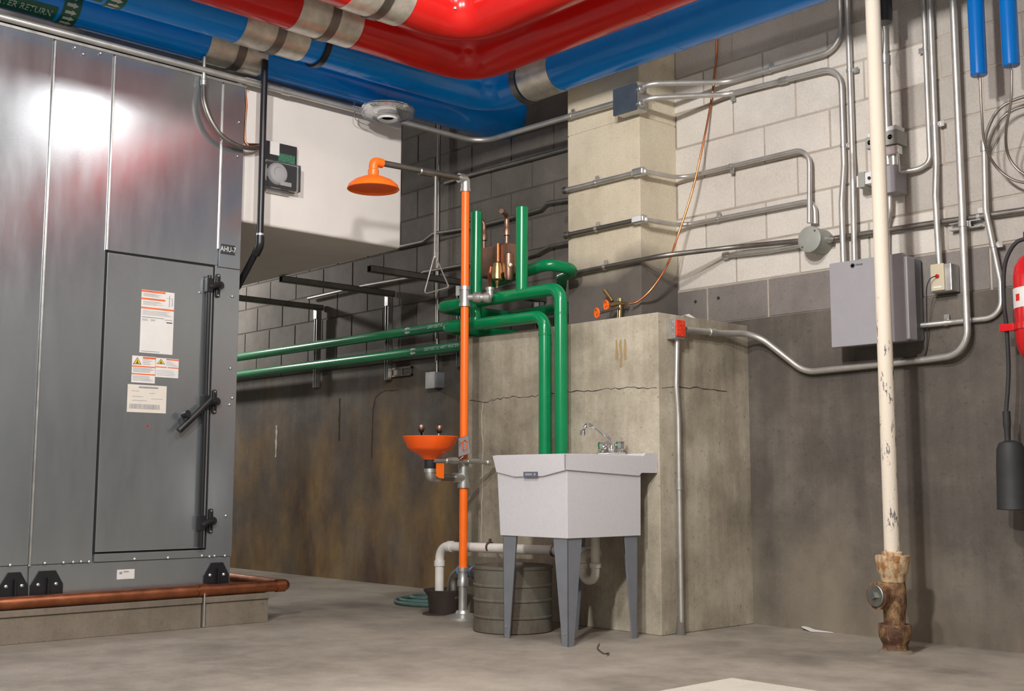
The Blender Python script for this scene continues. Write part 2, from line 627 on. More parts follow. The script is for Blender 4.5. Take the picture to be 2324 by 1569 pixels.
def block_mesh(w, mat):
    key = (round(w, 3), mat)
    if key not in bm_mesh:
        mb = MB().box((0, 0, JT / 2), (w - JT, 0.05, CH - JT / 2), 0.003, 1)
        me = bpy.data.meshes.new('block')
        me.from_pydata(mb.v, [], mb.f)
        me.materials.append(M[mat])
        bm_mesh[key] = me
    return bm_mesh[key]


rest = {'block_c': MB(), 'block_d': MB(), 'block_e': MB()}
nb = 0
for k in range(13):
    z = 1.587 + k * CH
    off = -3.974 if k % 2 == 0 else -3.774
    i0 = math.floor((-11 - off) / BL)
    for i in range(i0, 36):
        x = off + i * BL
        if x > 3.0:
            break
        if x > -4.74 - BL and x < -4.18 and x + BL < -4.2 and x > -4.72:
            continue
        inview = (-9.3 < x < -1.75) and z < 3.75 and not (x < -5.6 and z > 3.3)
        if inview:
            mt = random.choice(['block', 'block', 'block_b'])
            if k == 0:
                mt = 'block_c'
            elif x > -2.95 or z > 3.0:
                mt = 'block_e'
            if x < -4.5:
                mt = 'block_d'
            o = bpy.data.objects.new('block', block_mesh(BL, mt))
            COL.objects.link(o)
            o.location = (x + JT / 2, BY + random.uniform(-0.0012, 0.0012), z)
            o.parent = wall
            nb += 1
        else:
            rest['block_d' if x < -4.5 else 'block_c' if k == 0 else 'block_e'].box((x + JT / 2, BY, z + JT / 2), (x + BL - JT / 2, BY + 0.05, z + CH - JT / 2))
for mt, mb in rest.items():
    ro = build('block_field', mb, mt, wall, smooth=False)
    ro['kind'] = 'stuff'

# pier and column that stand out of the wall
pier = struct('wall_pier', MB().box((-5.19, 4.37, 0), (-3.70, 5.11, 1.554), 0.006), 'pier')
struct('wall_column', MB().box((-4.74, 4.80, 1.554), (-4.18, 5.12, 2.752), 0.006).box((-4.74, 4.80, 2.756), (-4.18, 5.12, 4.4), 0.006)
       .box((-4.735, 4.805, 2.74), (-4.185, 5.12, 2.77)), 'column')
# cracks in the pier, thin jagged strips
def crack_strip(pts, nrm, w, mat, name, jag=0.006):
    P = []
    for a, b in zip(pts[:-1], pts[1:]):
        a, b = Vector(a), Vector(b)
        nseg = max(2, int((b - a).length / 0.025))
        for q in range(nseg):
            P.append(a.lerp(b, q / nseg))
    P.append(Vector(pts[-1]))
    n = Vector(nrm)
    mb = MB()
    vs, fs = [], []
    for q, p in enumerate(P):
        t = (P[min(q + 1, len(P) - 1)] - P[max(q - 1, 0)]).normalized()
        sd = t.cross(n)
        p = p + sd * random.uniform(-jag, jag)
        ww = w * random.uniform(0.35, 1.2)
        vs += [p + sd * ww + n * 0.0012, p - sd * ww + n * 0.0012, p + sd * ww, p - sd * ww]
        if q:
            k = 4 * q
            fs += [(k - 4, k, k + 1, k - 3), (k - 4, k - 2, k + 2, k), (k - 3, k + 1, k + 3, k - 1)]
    mb.add(vs, fs)
    return build(name, mb, mat, pier, smooth=False)


crack_strip([(-5.111, 4.37, 1.189), (-5.0, 4.37, 1.176), (-4.796, 4.37, 1.193), (-4.566, 4.37, 1.188), (-4.309, 4.37, 1.195), (-4.064, 4.37, 1.195), (-3.855, 4.37, 1.194), (-3.713, 4.37, 1.181)], (0, -1, 0), 0.0022, 'crack', 'crack')
crack_strip([(-3.7, 4.393, 1.182), (-3.7, 4.521, 1.193), (-3.7, 4.694, 1.199), (-3.7, 4.802, 1.198), (-3.7, 4.912, 1.197)], (1, 0, 0), 0.002, 'crack', 'crack')
crack_strip([(-5.0, 4.37, 1.173), (-5.006, 4.37, 1.034), (-4.994, 4.37, 0.934), (-5.0, 4.37, 0.712), (-5.005, 4.37, 0.394)], (0, -1, 0), 0.002, 'white_line', 'mineral_line', 0.004)

def wall_mark(pts, w, mat, name):
    o = crack_strip(pts, (0, -1, 0), w, mat, name, 0.003)
    o.parent = bpy.data.objects['wall_foundation']


wall_mark([(-6.751, 5.1, 1.386), (-6.938, 5.099, 1.387), (-7.029, 5.099, 1.353), (-7.065, 5.099, 1.257), (-7.072, 5.099, 0.901)], 0.004, 'streak', 'rust_line')
wall_mark([(-8.4, 5.099, 1.187), (-8.401, 5.099, 0.927)], 0.014, 'white_line', 'scrape')
wall_mark([(-7.497, 5.099, 1.361), (-7.498, 5.099, 1.041)], 0.009, 'crack', 'scrape')
for xx, ln in ((1398, 40), (1408, 58), (1418, 44)):
    crack_strip([(-3.97, 4.37, 1.478)[:0] or ((-3.97, 4.37, 1.478)[0] + (xx - 1400) * 0.0029, 4.3695, 1.44), ((-3.97, 4.37, 1.478)[0] + (xx - 1400) * 0.0029 + 0.006, 4.3695, 1.44 - ln * 0.0024)], (0, -1, 0), 0.008, 'ochre', 'ochre_drip', 0.004)

for hx, hz in [(-4.054, 1.724), (-3.896, 1.726)]:
    build('bolt_hole', MB().disc((hx, 5.114, hz), (0, -1, 0), 0.009, 0.004, 14), 'crack', wall)
# ------------------------------------------------------------------ concrete pads
pad = thing('equipment_pad', 'low concrete pad carrying the galvanised air handler', 'concrete pad', (-7.0, 1.2, 0))
for y0, y1 in ((-1.5, 2.898), (2.906, 3.28)):
    build('slab', MB().box((-9.5, y0, 0), (-5.44, y1, 0.126), 0.004).box((-9.5, y0, 0.12), (-5.43, y1, 0.15), 0.005), 'pad', pad)
p2 = (-2.371, 3.142, 0.1)
single('floor_pad', MB().box((p2[0], p2[1], 0), (2.0, 0.4, 0.1), 0.006), 'pad_light',
       'pale concrete floor pad whose corner pokes into the bottom edge', 'concrete pad')

# ------------------------------------------------------------------ air handler
AX = -5.52
ahu = thing('air_handler', 'tall galvanised air handling unit with a latched access door', 'air handler', (-6.8, 1.0, 0.15))
Y_S1, Y_S2, Y_S3, Y_END = 2.065, 2.366, 2.972, 3.102
D0, D1, DZ0, DZ1 = 2.372, 2.944, 0.388, 1.842
TOP, BASE = 2.85, 0.342
build('cabinet', MB().box((-8.6, -1.2, 0.156), (AX - 0.016, Y_END - 0.004, TOP - 0.004)), 'galv_sheet', ahu)


def panel(name, y0, y1, z0, z1, x=AX, t=0.014, mat='galv_sheet', bev=0.003):
    return build(name, MB().box((x - t, y0, z0), (x, y1, z1), bev), mat, ahu)


panel('panel', 0.2, Y_S1 - 0.004, BASE, TOP)
panel('panel', Y_S1 + 0.004, Y_S2 - 0.004, BASE, TOP)
panel('panel', Y_S2 + 0.004, Y_S3 - 0.003, DZ1 + 0.012, TOP)
panel('corner_post', Y_S3 + 0.003, Y_END, DZ1 + 0.006, TOP, AX + 0.002, 0.016)
panel('corner_post', D1 + 0.012, Y_END, BASE, DZ1 + 0.004, AX + 0.002, 0.016)
panel('door_sill', Y_S2 + 0.004, D1 + 0.012, BASE, DZ0 - 0.008, AX + 0.006, 0.02)
for y0, z0 in ((Y_S1, BASE), (Y_S2, DZ1 + 0.012)):
    build('seam_flange', MB().box((AX - 0.01, y0 - 0.0035, z0), (AX + 0.014, y0 + 0.0035, TOP - 0.01), 0.001), 'galv', ahu)
build('seam_flange', MB().box((AX - 0.01, Y_S3 - 0.006, DZ1 + 0.1), (AX + 0.008, Y_S3 + 0.004, TOP - 0.01), 0.002), 'galv', ahu)
build('door_gasket', MB().box((AX - 0.012, D0 - 0.01, DZ0 - 0.01), (AX - 0.006, D1 + 0.014, DZ1 + 0.012)), 'dark', ahu)
door = build('door', MB().box((AX - 0.008, D0, DZ0), (AX + 0.006, D1, DZ1), 0.003), 'galv_sheet', ahu)
build('base_rail', MB().box((-8.5, -1.2, 0.156), (AX - 0.002, 2.062, BASE - 0.003), 0.003), 'galv_sheet', ahu)
build('base_rail', MB().box((-8.5, 2.068, 0.156), (AX - 0.002, Y_END - 0.005, BASE - 0.003), 0.003), 'galv_sheet', ahu)
# top flange and roof edge
build('top_flange', MB().box((AX - 0.02, -1.2, TOP - 0.002), (AX + 0.012, Y_END + 0.004, TOP + 0.012), 0.002), 'galv', ahu)
# black lifting lugs
for yc, w in ((1.999, 0.064), (2.149, 0.075), (3.016, 0.07)):
    z0, z1 = 0.156, 0.312
    c = 0.036
    poly = [(AX, yc - w, z0), (AX, yc - w, z1 - 0.062), (AX, yc - w + c, z1), (AX, yc + w - c, z1), (AX, yc + w, z1 - 0.062), (AX, yc + w, z0)]
    lug = build('lifting_lug', MB().prism(poly, (0.008, 0, 0)).box((AX, yc - 0.004, z0), (AX + 0.03, yc + 0.004, z1 - 0.03)), 'black', ahu, smooth=False)
    for sgn in (-1, 1):
        build('bolt', MB().lathe([(0.0085, 0), (0.0085, 0.005), (0.004, 0.008), (0, 0.008)], (AX + 0.008, yc + sgn * w * 0.55, 0.25), (1, 0, 0), 10), 'galv', lug)
# screws
scr = [(1.979, 0.345), (2.066, 0.34), (2.136, 0.347), (2.223, 0.346), (2.269, 0.346), (2.306, 0.347), (2.345, 0.345), (2.572, 0.348), (2.747, 0.347), (2.932, 0.349), (2.974, 0.344), (3.002, 0.346), (3.061, 0.344), (3.059, 0.549), (3.058, 1.698), (3.06, 1.316), (3.076, 1.161), (3.061, 1.125), (2.868, 1.698), (3.067, 2.65), (3.064, 2.461), (2.205, 2.81), (2.163, 2.832), (2.291, 2.836)]
sm = None
for y, z in scr:
    if sm is None:
        mb = MB().lathe([(0.007, 0.0), (0.006, 0.004), (0.003, 0.006), (0, 0.0065)], (0, 0, 0), (1, 0, 0), 8)
        so = build('screw', mb, 'galv', ahu)
        sm = so.data
        off0 = Vector(ORG[ahu])
        for v in sm.vertices:
            v.co += off0
    else:
        so = bpy.data.objects.new('screw', sm)
        COL.objects.link(so)
        so.parent = ahu
    so.location = Vector((AX + 0.006, y, z)) - ORG[ahu]
# latch rod, three latch plates, handle
rx = AX + 0.03
build('latch_rod', MB().tube([(rx, 2.908, 1.79), (rx, 2.908, 0.392)], 0.0125, 10), 'black', ahu)
for zz in [1.745, 1.136, 0.524]:
    lt = build('latch', MB().box((AX + 0.004, 2.957, zz - 0.062), (AX + 0.016, 2.983, zz + 0.062), 0.008).disc((AX + 0.01, 2.975, zz), (1, 0, 0), 0.022, 0.02), 'black', ahu)
    build('latch_arm', MB().tube([(AX + 0.026, 2.972, zz), (AX + 0.036, 2.94, zz - 0.004), (rx + 0.004, 2.908, zz - 0.02)], [0.014, 0.015, 0.018], 8)
          .box((rx - 0.016, 2.89, zz - 0.045), (rx + 0.016, 2.925, zz + 0.03), 0.004), 'black', lt)
    for e in (-0.052, 0.052):
        build('bolt', MB().disc((AX + 0.016, 2.97, zz + e), (1, 0, 0), 0.005, 0.003, 8), 'galv', lt)
hz = (-5.47, 2.933, 1.146)
hz2 = (-5.46, 2.753, 0.977)
hd = build('door_handle', MB().tube([(AX + 0.045, hz[1], hz[2]), (AX + 0.06, (hz[1] + hz2[1]) / 2, (hz[2] + hz2[2]) / 2), (AX + 0.06, hz2[1], hz2[2])], [0.015, 0.017, 0.016], 10), 'black', ahu)
kn = (-5.44, 2.781, 1.057)
build('knob', MB().disc((AX + 0.05, kn[1], kn[2]), (1, 0.25, 0.2), 0.019, 0.035, 12), 'black', hd)
# name plate and stickers
np_ = (-5.518, 3.026, 1.946)
pl = build('name_plate', MB().box((AX + 0.002, np_[1] - 0.041, np_[2] - 0.026), (AX + 0.0045, np_[1] + 0.041, np_[2] + 0.026)), 'ink_b', ahu, smooth=False)
pl['label'] = 'black plate lettered AHU-7'
build('lettering', text_on('AHU-7', 0.041, (AX + 0.0052, np_[1], np_[2]), (0, 1, 0), (0, 0, 1), 0.75), 'paper', pl, smooth=False)
SX = AX + 0.006


def sticker(name, c, mat):
    """c: (y0, y1, z0, z1)"""
    return build(name, MB().box((SX, c[0], c[2]), (SX + 0.0008, c[1], c[3])), mat, ahu, smooth=False)


def prints(parent, c, items, name='print'):
    """items: (u0, u1, v0, v1, material) in sticker fractions"""
    by = {}
    for u0, u1, v0, v1, mt in items:
        y0, y1 = c[0] + (c[1] - c[0]) * u0, c[0] + (c[1] - c[0]) * u1
        z0, z1 = c[2] + (c[3] - c[2]) * v0, c[2] + (c[3] - c[2]) * v1
        by.setdefault(mt, MB()).box((SX + 0.0008, y0, z0), (SX + 0.0012, y1, z1))
    for mt, mb in by.items():
        po_ = build(name, mb, mt, parent, smooth=False)
        if len(mb.v) > 8:
            po_['kind'] = 'stuff'


s_a = (2.554, 2.73, 1.362, 1.679)
st = sticker('warning_label', s_a, 'paper')
st['label'] = 'tall white instruction sheet with orange bars'
it = [(0.0, 0.72, 0.965, 0.995, 'ink_o'), (0.0, 0.72, 0.845, 0.872, 'ink_o'), (0.0, 1.0, 0.7, 0.726, 'ink_o'),
      (0.04, 0.7, 0.56, 0.572, 'ink'), (0.72, 0.96, 0.545, 0.555, 'ink'), (0.78, 0.96, 0.5, 0.516, 'ink_b'), (0.04, 0.6, 0.02, 0.03, 'ink')]
for q in range(5):
    it.append((0.05, random.uniform(0.45, 0.68), 0.9 + 0.011 * q, 0.904 + 0.011 * q, 'ink'))
    it.append((0.05, random.uniform(0.45, 0.68), 0.76 + 0.014 * q, 0.765 + 0.014 * q, 'ink'))
    it.append((0.05, random.uniform(0.75, 0.97), 0.605 + 0.016 * q, 0.61 + 0.016 * q, 'ink'))
it += [(0.84, 0.86, 0.76, 0.95, 'ink'), (0.76, 0.95, 0.9, 0.905, 'ink'), (0.93, 0.95, 0.78, 0.9, 'ink'),
       (0.05, 0.2, 0.53, 0.538, 'ink'), (0.05, 0.22, 0.512, 0.52, 'ink'), (0.3, 0.45, 0.53, 0.538, 'ink'), (0.3, 0.42, 0.512, 0.52, 'ink')]
prints(st, s_a, it)
for (pa, pb, kind) in (((-5.514, 2.518, 1.344), (-5.514, 2.641, 1.211), 0), ((-5.514, 2.643, 1.342), (-5.514, 2.766, 1.245), 1)):
    c = (pa[1], pb[1], pb[2], pa[2])
    st = sticker('warning_label', c, 'paper')
    st['label'] = 'white hazard sticker with a yellow triangle'
    it = [(0.45, 1.0, 0.91, 0.98, 'ink_o')]
    if kind == 0:
        it += [(0.0, 1.0, 0.585, 0.63, 'ink_o'), (0.0, 1.0, 0.3, 0.345, 'ink_o')]
        rows = [(0.45, 0.7, 0.06), (0.05, 0.4, 0.045), (0.05, 0.08, 0.05)]
    else:
        it += [(0.0, 0.48, 0.5, 0.55, 'ink_o'), (0.52, 1.0, 0.5, 0.55, 'ink_o')]
        rows = [(0.45, 0.62, 0.065), (0.04, 0.1, 0.08)]
    for u, v, dv in rows:
        for q in range(4):
            it.append((u, random.uniform(0.7, 0.95), v + dv * q, v + dv * q + 0.018, 'ink'))
    prints(st, c, it)
    yc, zc, w, h = c[0] + (c[1] - c[0]) * 0.22, c[2] + (c[3] - c[2]) * 0.68, (c[1] - c[0]) * 0.18, (c[3] - c[2]) * 0.27
    tri = lambda k, x, dz: MB().prism([(x, yc - w * k, zc + dz), (x, yc + w * k, zc + dz), (x, yc, zc + dz + h * k)], (0.0004, 0, 0))
    build('hazard_border', tri(1.0, SX + 0.0008, 0), 'ink_b', st, smooth=False)
    build('hazard_triangle', tri(0.8, SX + 0.0012, h * 0.07), 'ink_y', st, smooth=False)
    build('hazard_mark', MB().box((SX + 0.0016, yc - w * 0.35, zc + h * 0.13), (SX + 0.0019, yc + w * 0.35, zc + h * 0.25)).box((SX + 0.0016, yc - w * 0.1, zc + h * 0.2), (SX + 0.0019, yc + w * 0.1, zc + h * 0.6)), 'ink_b', st, smooth=False)
pa, pb = (-5.514, 2.501, 1.201), (-5.514, 2.706, 1.064)
c = (pa[1], pb[1], pb[2], pa[2])
st = sticker('shipping_label', c, 'paper_y')
st['label'] = 'cream shipping label with a barcode'
it = [(0.28, 0.78, 0.88, 0.94, 'ink'), (0.1, 0.3, 0.76, 0.775, 'ink'), (0.55, 0.7, 0.7, 0.715, 'ink'), (0.12, 0.4, 0.56, 0.575, 'ink'), (0.6, 0.9, 0.5, 0.515, 'ink'), (0.12, 0.5, 0.42, 0.435, 'ink')]
u = 0.06
while u < 0.82:
    w = random.uniform(0.006, 0.02)
    it.append((u, u + w, 0.12, 0.3, 'ink'))
    u += w + random.uniform(0.006, 0.014)
prints(st, c, it)
pa, pb = (-5.514, 2.488, 0.3), (-5.514, 2.577, 0.254)
st = build('maker_label', MB().box((AX - 0.002, pa[1], pb[2]), (AX - 0.001, pb[1], pa[2])), 'paper', ahu, smooth=False)
build('print', MB().box((AX - 0.001, pa[1] + 0.012, pa[2] - 0.022), (AX - 0.0006, pa[1] + 0.026, pa[2] - 0.01)), 'ink', st, smooth=False)
build('print', MB().box((AX - 0.001, pa[1] + 0.032, pa[2] - 0.014), (AX - 0.0006, pa[1] + 0.06, pa[2] - 0.008)), 'ink', st, smooth=False)
dt = (-5.514, 2.612, 0.999)
build('red_dot', MB().disc((SX, dt[1], dt[2]), (1, 0, 0), 0.006, 0.001, 12), 'red', ahu)

# copper condensate pipe along the pad
cp = thing('copper_pipe', 'long copper pipe lying along the front edge of the equipment pad', 'pipe', (-5.46, 1.0, 0.15))
build('pipe_run', MB().tube(fillet([(-5.455, -0.8, 0.181), (-5.455, 3.40, 0.181), (-6.6, 3.40, 0.181)], 0.04), 0.029, 16), 'copper', cp)
for yy in (2.905, 3.355):
    build('coupling', ring((-5.455, yy, 0.181), (0, 1, 0), 0.028, 0.033, 0.05), 'copper', cp)
build('drain_stub', MB().tube([(-5.424, 2.905, 0.17), (-5.424, 2.905, 0.005)], 0.0045, 8), 'galv', cp)

# ------------------------------------------------------------------ white duct with the smoke detector
duct = thing('air_duct', 'white canvas-jacketed rectangular duct joined to the air handler', 'duct', (-7.3, 3.66, 2.12))
DX = -5.56
build('jacket', MB().box((-9.0, 3.12, 2.12), (DX, 4.205, 2.935), 0.018, 3), 'canvas', duct)
build('upper_jacket', MB().box((-9.0, 2.25, 2.885), (-5.70, 4.2, 3.5), 0.04, 3), 'canvas', duct)
sl = MB()
q = [(-5.555, 3.122, 2.876), (-5.555, 3.131, 2.766), (-5.555, 3.127, 2.641), (-5.555, 3.129, 2.563), (-5.555, 3.146, 2.547), (-5.555, 3.244, 2.571)]
sl.tube(q, [0.004, 0.006, 0.004, 0.006, 0.012, 0.005], 8)
build('sealant', sl, 'copper', duct)

det = thing('duct_smoke_detector', 'clear-covered duct smoke detector on the white duct', 'smoke detector', (DX, 3.345, 2.31))
pA, pB = (-5.55, 3.235, 2.588), (-5.55, 3.445, 2.327)
y0, y1, z0, z1 = pA[1], pB[1], pB[2] + 0.0, pA[2] + 0.005
build('back_box', MB().box((DX, y0, z0), (DX + 0.022, y1, z1), 0.004), 'black', det)
build('housing', MB().box((DX + 0.02, y0 + 0.004, z0 + 0.155), (DX + 0.035, y1 - 0.004, z1 - 0.004), 0.003), 'black_m', det)
build('circuit_board', MB().box((DX + 0.035, y0 + 0.085, z0 + 0.158), (DX + 0.04, y1 - 0.02, z0 + 0.205)), 'pcb', det, smooth=False)
build('label_plate', MB().box((DX + 0.035, y0 + 0.03, z1 - 0.078), (DX + 0.042, y0 + 0.088, z1 - 0.006)), 'paper', det, smooth=False)
hd = build('sensor_head', MB().lathe([(0.062, 0), (0.062, 0.01), (0.052, 0.03), (0.03, 0.04), (0, 0.042)], (DX + 0.022, y0 + 0.08, z0 + 0.085), (1, 0, 0), 24), 'white', det)
build('sensor_ring', ring((DX + 0.055, y0 + 0.075, z0 + 0.088), (1, 0, 0), 0.026, 0.03, 0.014), 'galv', det)
build('tag', MB().box((DX + 0.05, y0 + 0.09, z0 + 0.02), (DX + 0.054, y0 + 0.16, z0 + 0.042)), 'paper', det, smooth=False)
build('clear_cover', MB().box((DX + 0.022, y0 - 0.004, z0 - 0.004), (DX + 0.07, y1 + 0.004, z0 + 0.15), 0.006), 'glass', det)
build('bottom_bracket', MB().box((DX, y0 + 0.03, z0 - 0.022), (DX + 0.02, y1 - 0.04, z0), 0.002), 'galv', det)

fx = thing('flexible_conduit', 'grey flexible conduit curving down the air handler to the smoke detector', 'conduit', (-5.46, 2.95, 2.5))
fp = spline([(-5.49, 2.839, 2.804), (-5.47, 2.838, 2.699), (-5.46, 2.876, 2.602), (-5.46, 2.943, 2.533), (-5.47, 3.04, 2.505), (-5.5, 3.142, 2.517), (-5.53, 3.213, 2.547)], 14)
rr = [0.0125 + (0.0012 if i % 2 else -0.0008) for i in range(len(fp))]
build('flexible_hose', MB().tube(fp, rr, 12), 'emt_dull', fx)
a = fp[0]
build('connector', MB().lathe([(0.012, 0), (0.018, 0.004), (0.018, 0.03), (0.015, 0.034), (0.015, 0.06), (0.009, 0.062), (0.009, 0.16)], a - Vector((0, 0, 0.012)), (0, 0, 1), 14), 'galv', fx)

# black vent pipe beside the air handler
bp = [(-5.44, 3.171, 2.895), (-5.44, 3.175, 1.981)]
vy = bp[0][1]
vp = thing('black_pipe', 'black vertical pipe in front of the white duct', 'pipe', (-5.44, vy, 2.0))
build('pipe_run', MB().tube(fillet([(-5.44, vy, 3.0), (-5.44, vy, bp[1][2]), (-5.66, vy, bp[1][2] - 0.20), (-6.4, vy, bp[1][2] - 0.5)], 0.05), 0.018, 14), 'black', vp)
build('elbow', MB().tube(fillet([(-5.44, vy, bp[1][2] + 0.05), (-5.44, vy, bp[1][2] - 0.005), (-5.48, vy, bp[1][2] - 0.045)], 0.04), 0.023, 14), 'black', vp)
build('collar', ring((-5.44, vy, bp[1][2] + 0.055), (0, 0, 1), 0.017, 0.021, 0.012), 'galv', vp)

# lamp under the blue pipe
lm = thing('glass_lamp', 'round clear glass lamp hanging under the lowest blue pipe', 'lamp', (-5.37, 3.95, 2.8))
lc = Vector((-5.3, 3.898, 2.804))
build('glass_dish', MB().lathe([(0.145, 0.05), (0.158, 0.04), (0.15, 0.018), (0.12, 0.004), (0.09, 0.0), (0.09, 0.004), (0.12, 0.01), (0.14, 0.022), (0.147, 0.04), (0.145, 0.05)], lc, (0, 0, 1), 32), 'glass', lm)
build('reflector', MB().lathe([(0.15, 0.05), (0.13, 0.03), (0.06, 0.02), (0, 0.02), (0, 0.028), (0.06, 0.028), (0.128, 0.04), (0.15, 0.058)], lc, (0, 0, 1), 32), 'chrome', lm)
build('centre_ring', MB().lathe([(0.035, 0.0), (0.055, -0.012), (0.062, 0.0), (0.055, 0.018), (0.035, 0.016), (0.035, 0.0)], lc, (0, 0, 1), 28), 'white', lm)
build('stem', MB().tube([lc + Vector((0, 0, 0.03)), lc + Vector((0, 0, 0.09))], 0.02, 12), 'galv', lm)
wr = [(-5.48, 3.789, 2.928), (-5.48, 3.797, 2.819), (-5.48, 3.816, 2.807), (-5.48, 3.898, 2.793)]
build('hanger_wire', MB().tube(fillet(wr, 0.01), 0.003, 8), 'chrome', lm)

# ------------------------------------------------------------------ overhead pipes
ZB = 2.95
PIPES = [  # name, radius, x of the run over the air handler, y of the run along the wall, colour
    ('blue_pipe', 0.12, -5.545, None, 'blue', 'lowest blue insulated pipe over the air handler, rising at its end'),
    ('blue_pipe', 0.12, -5.18, 4.585, 'blue', 'blue insulated pipe bending along the block wall, next to the red pipe'),
    ('red_pipe', 0.125, -4.84, 4.14, 'red', 'bright red insulated pipe between the blue pipe and the topmost red pipe'),
    ('red_pipe', 0.15, -4.43, 3.75, 'red', 'topmost large red insulated pipe at the upper edge'),
]
SLV = [(2.847, 3.188), (2.85, 3.226), (2.955, 3.316), (3.0, 3.323)]
A_Y = 5.258
for i, (nm, r, px, py, mt, lab) in enumerate(PIPES):
    zc = ZB + r
    t = thing(nm, lab, 'pipe', (px, 3.0, ZB))
    if py is None:
        path = fillet([(px, -3.0, zc), (px, A_Y - 0.12, zc), (px, A_Y - 0.12, 4.4)], 0.19, 10)
    else:
        path = fillet([(px, -3.0, zc), (px, py, zc), (2.9, py, zc)], 0.2 if i < 3 else 0.24, 10)
    jk = build('jacket', MB().tube(path, r, 40), mt, t)
    y0, y1 = SLV[i]
    sv = build('shield', MB().lathe([(r, 0), (r + 0.004, 0), (r + 0.004, y1 - y0), (r, y1 - y0), (r, 0)], (px, y0, zc), (0, 1, 0), 40), 'shield', t)
    ym = (y0 + y1) / 2 + 0.015
    build('clamp_band', ring((px, ym, zc), (0, 1, 0), r + 0.003, r + 0.011, 0.048), 'strap', sv)
    build('hanger_rod', MB().tube([(px, ym, zc + r), (px, ym, 4.4)], 0.006, 8), 'galv', t)
    if i == 1:
        build('band', ring((px, 3.335, zc), (0, 1, 0), r, r + 0.014, 0.032), 'black', t)
        sv = build('shield', MB().lathe([(r, 0), (r + 0.004, 0), (r + 0.004, 0.25), (r, 0.25), (r, 0)], (-4.83, py, zc), (1, 0, 0), 40), 'shield', t)
        build('clamp_band', ring((-4.86, py, zc), (1, 0, 0), r + 0.003, r + 0.012, 0.045), 'strap', sv)
        build('hanger_rod', MB().tube([(-4.86, py, zc + r), (-4.86, py, 4.4)], 0.006, 8), 'galv', t)
    if py is not None:
        for xs in (-3.9, -2.6):
            build('jacket_lap', ring((xs + i * 0.17, py, zc), (1, 0, 0), r, r + 0.0016, 0.05), mt, t)
        for ys in (3.75,):
            build('jacket_lap', ring((px, ys - i * 0.2, zc), (0, 1, 0), r, r + 0.0016, 0.05), mt, t)
    else:
        build('jacket_lap', ring((px, 4.02, zc), (0, 1, 0), r, r + 0.0016, 0.05), mt, t)
    if i == 3:
        bt = (-4.102, 3.401, 2.96)
        build('rivet', MB().disc((bt[0], bt[1], ZB - 0.004), (0, 0, 1), 0.008, 0.01, 12), 'galv', t)
    if i < 2:
        # printed flow label wrapped round the lower front of the pipe
        rad = Vector((0.42, 0, -0.91))
        yc = 1.875 if i == 0 else 1.96
        lb = build('flow_label', wrap_patch((px, yc, zc), (0, 1, 0), rad, r, 0.36, -0.4, 0.4), 'label_g', t)
        lb['label'] = 'green flow label lettered WATER RETURN'
        arr = build('arrow_band', wrap_patch((px, yc + 0.24, zc), (0, 1, 0), rad, r, 0.085, -1.3, 1.3, seg=24), 'label_g', t)
        build('lettering', text_wrap('WATER RETURN', 0.056, (px, yc + 0.01, zc), (0, 1, 0), rad, r + 0.0012, 0.72), 'pale_print', lb, smooth=False)
        S = rad.normalized().cross(Vector((0, 1, 0)))
        am = MB()
        for kq in range(-3, 4):
            an = kq * 0.31
            d = rad.normalized() * math.cos(an) + S * math.sin(an)
            tdir = -rad.normalized() * math.sin(an) + S * math.cos(an)
            c0 = Vector((px, yc + 0.24, zc)) + d * (r + 0.0014)
            L = Vector((0, 1, 0))
            pts = [(-0.028, -0.008), (0.004, -0.008), (0.004, -0.015), (0.028, 0), (0.004, 0.015), (0.004, 0.008), (-0.028, 0.008)]
            am.prism([c0 + L * a_ + tdir * b_ for a_, b_ in pts], d * 0.0008)
        build('arrows', am, 'pale_print', arr, smooth=False)

# ------------------------------------------------------------------ conduits
def conduit(name, label, pts, r, mat='emt', bend=0.11, straps=(), couplings=(), group=None, seg=12):
    pth = fillet(pts, bend)
    b0 = min((Vector(p) for p in pts), key=lambda p: p.z)
    t = thing(name, label, 'conduit', tuple(b0), group)
    build('tube', MB().tube(pth, r, seg), mat, t)
    # cumulative lookup for fittings
    L = [0]
    for a_, b_ in zip(pth[:-1], pth[1:]):
        L.append(L[-1] + (b_ - a_).length)

    def at(f):
        d = f * L[-1]
        for j in range(len(L) - 1):
            if L[j + 1] >= d:
                k = (d - L[j]) / max(1e-9, L[j + 1] - L[j])
                return pth[j].lerp(pth[j + 1], k), (pth[j + 1] - pth[j]).normalized()
        return pth[-1], (pth[-1] - pth[-2]).normalized()
    for f in straps:
        p, d = at(f)
        side = d.cross(Vector((0, 1, 0)))
        if side.length < 0.1:
            side = Vector((1, 0, 0))
        side.normalize()
        if f * 1000 % 2 >= 1:
            side = -side
        mb = ring(p, d, r * 0.98, r + 0.003, 0.016)
        e = p + side * (r + 0.014)
        n = d.cross(side).normalized()
        mb.box(tuple(e - Vector((0.013, 0.0, 0.013)) + Vector((0, r - 0.006, 0))), tuple(e + Vector((0.013, 0.0, 0.013)) + Vector((0, r - 0.002, 0))), 0.0)
        build('strap', mb, 'galv', t)
    for f in couplings:
        p, d = at(f)
        build('coupling', MB().lathe([(r, -0.028), (r + 0.004, -0.026), (r + 0.0045, 0.026), (r, 0.028)], p, d, 12), 'galv', t)
    return t


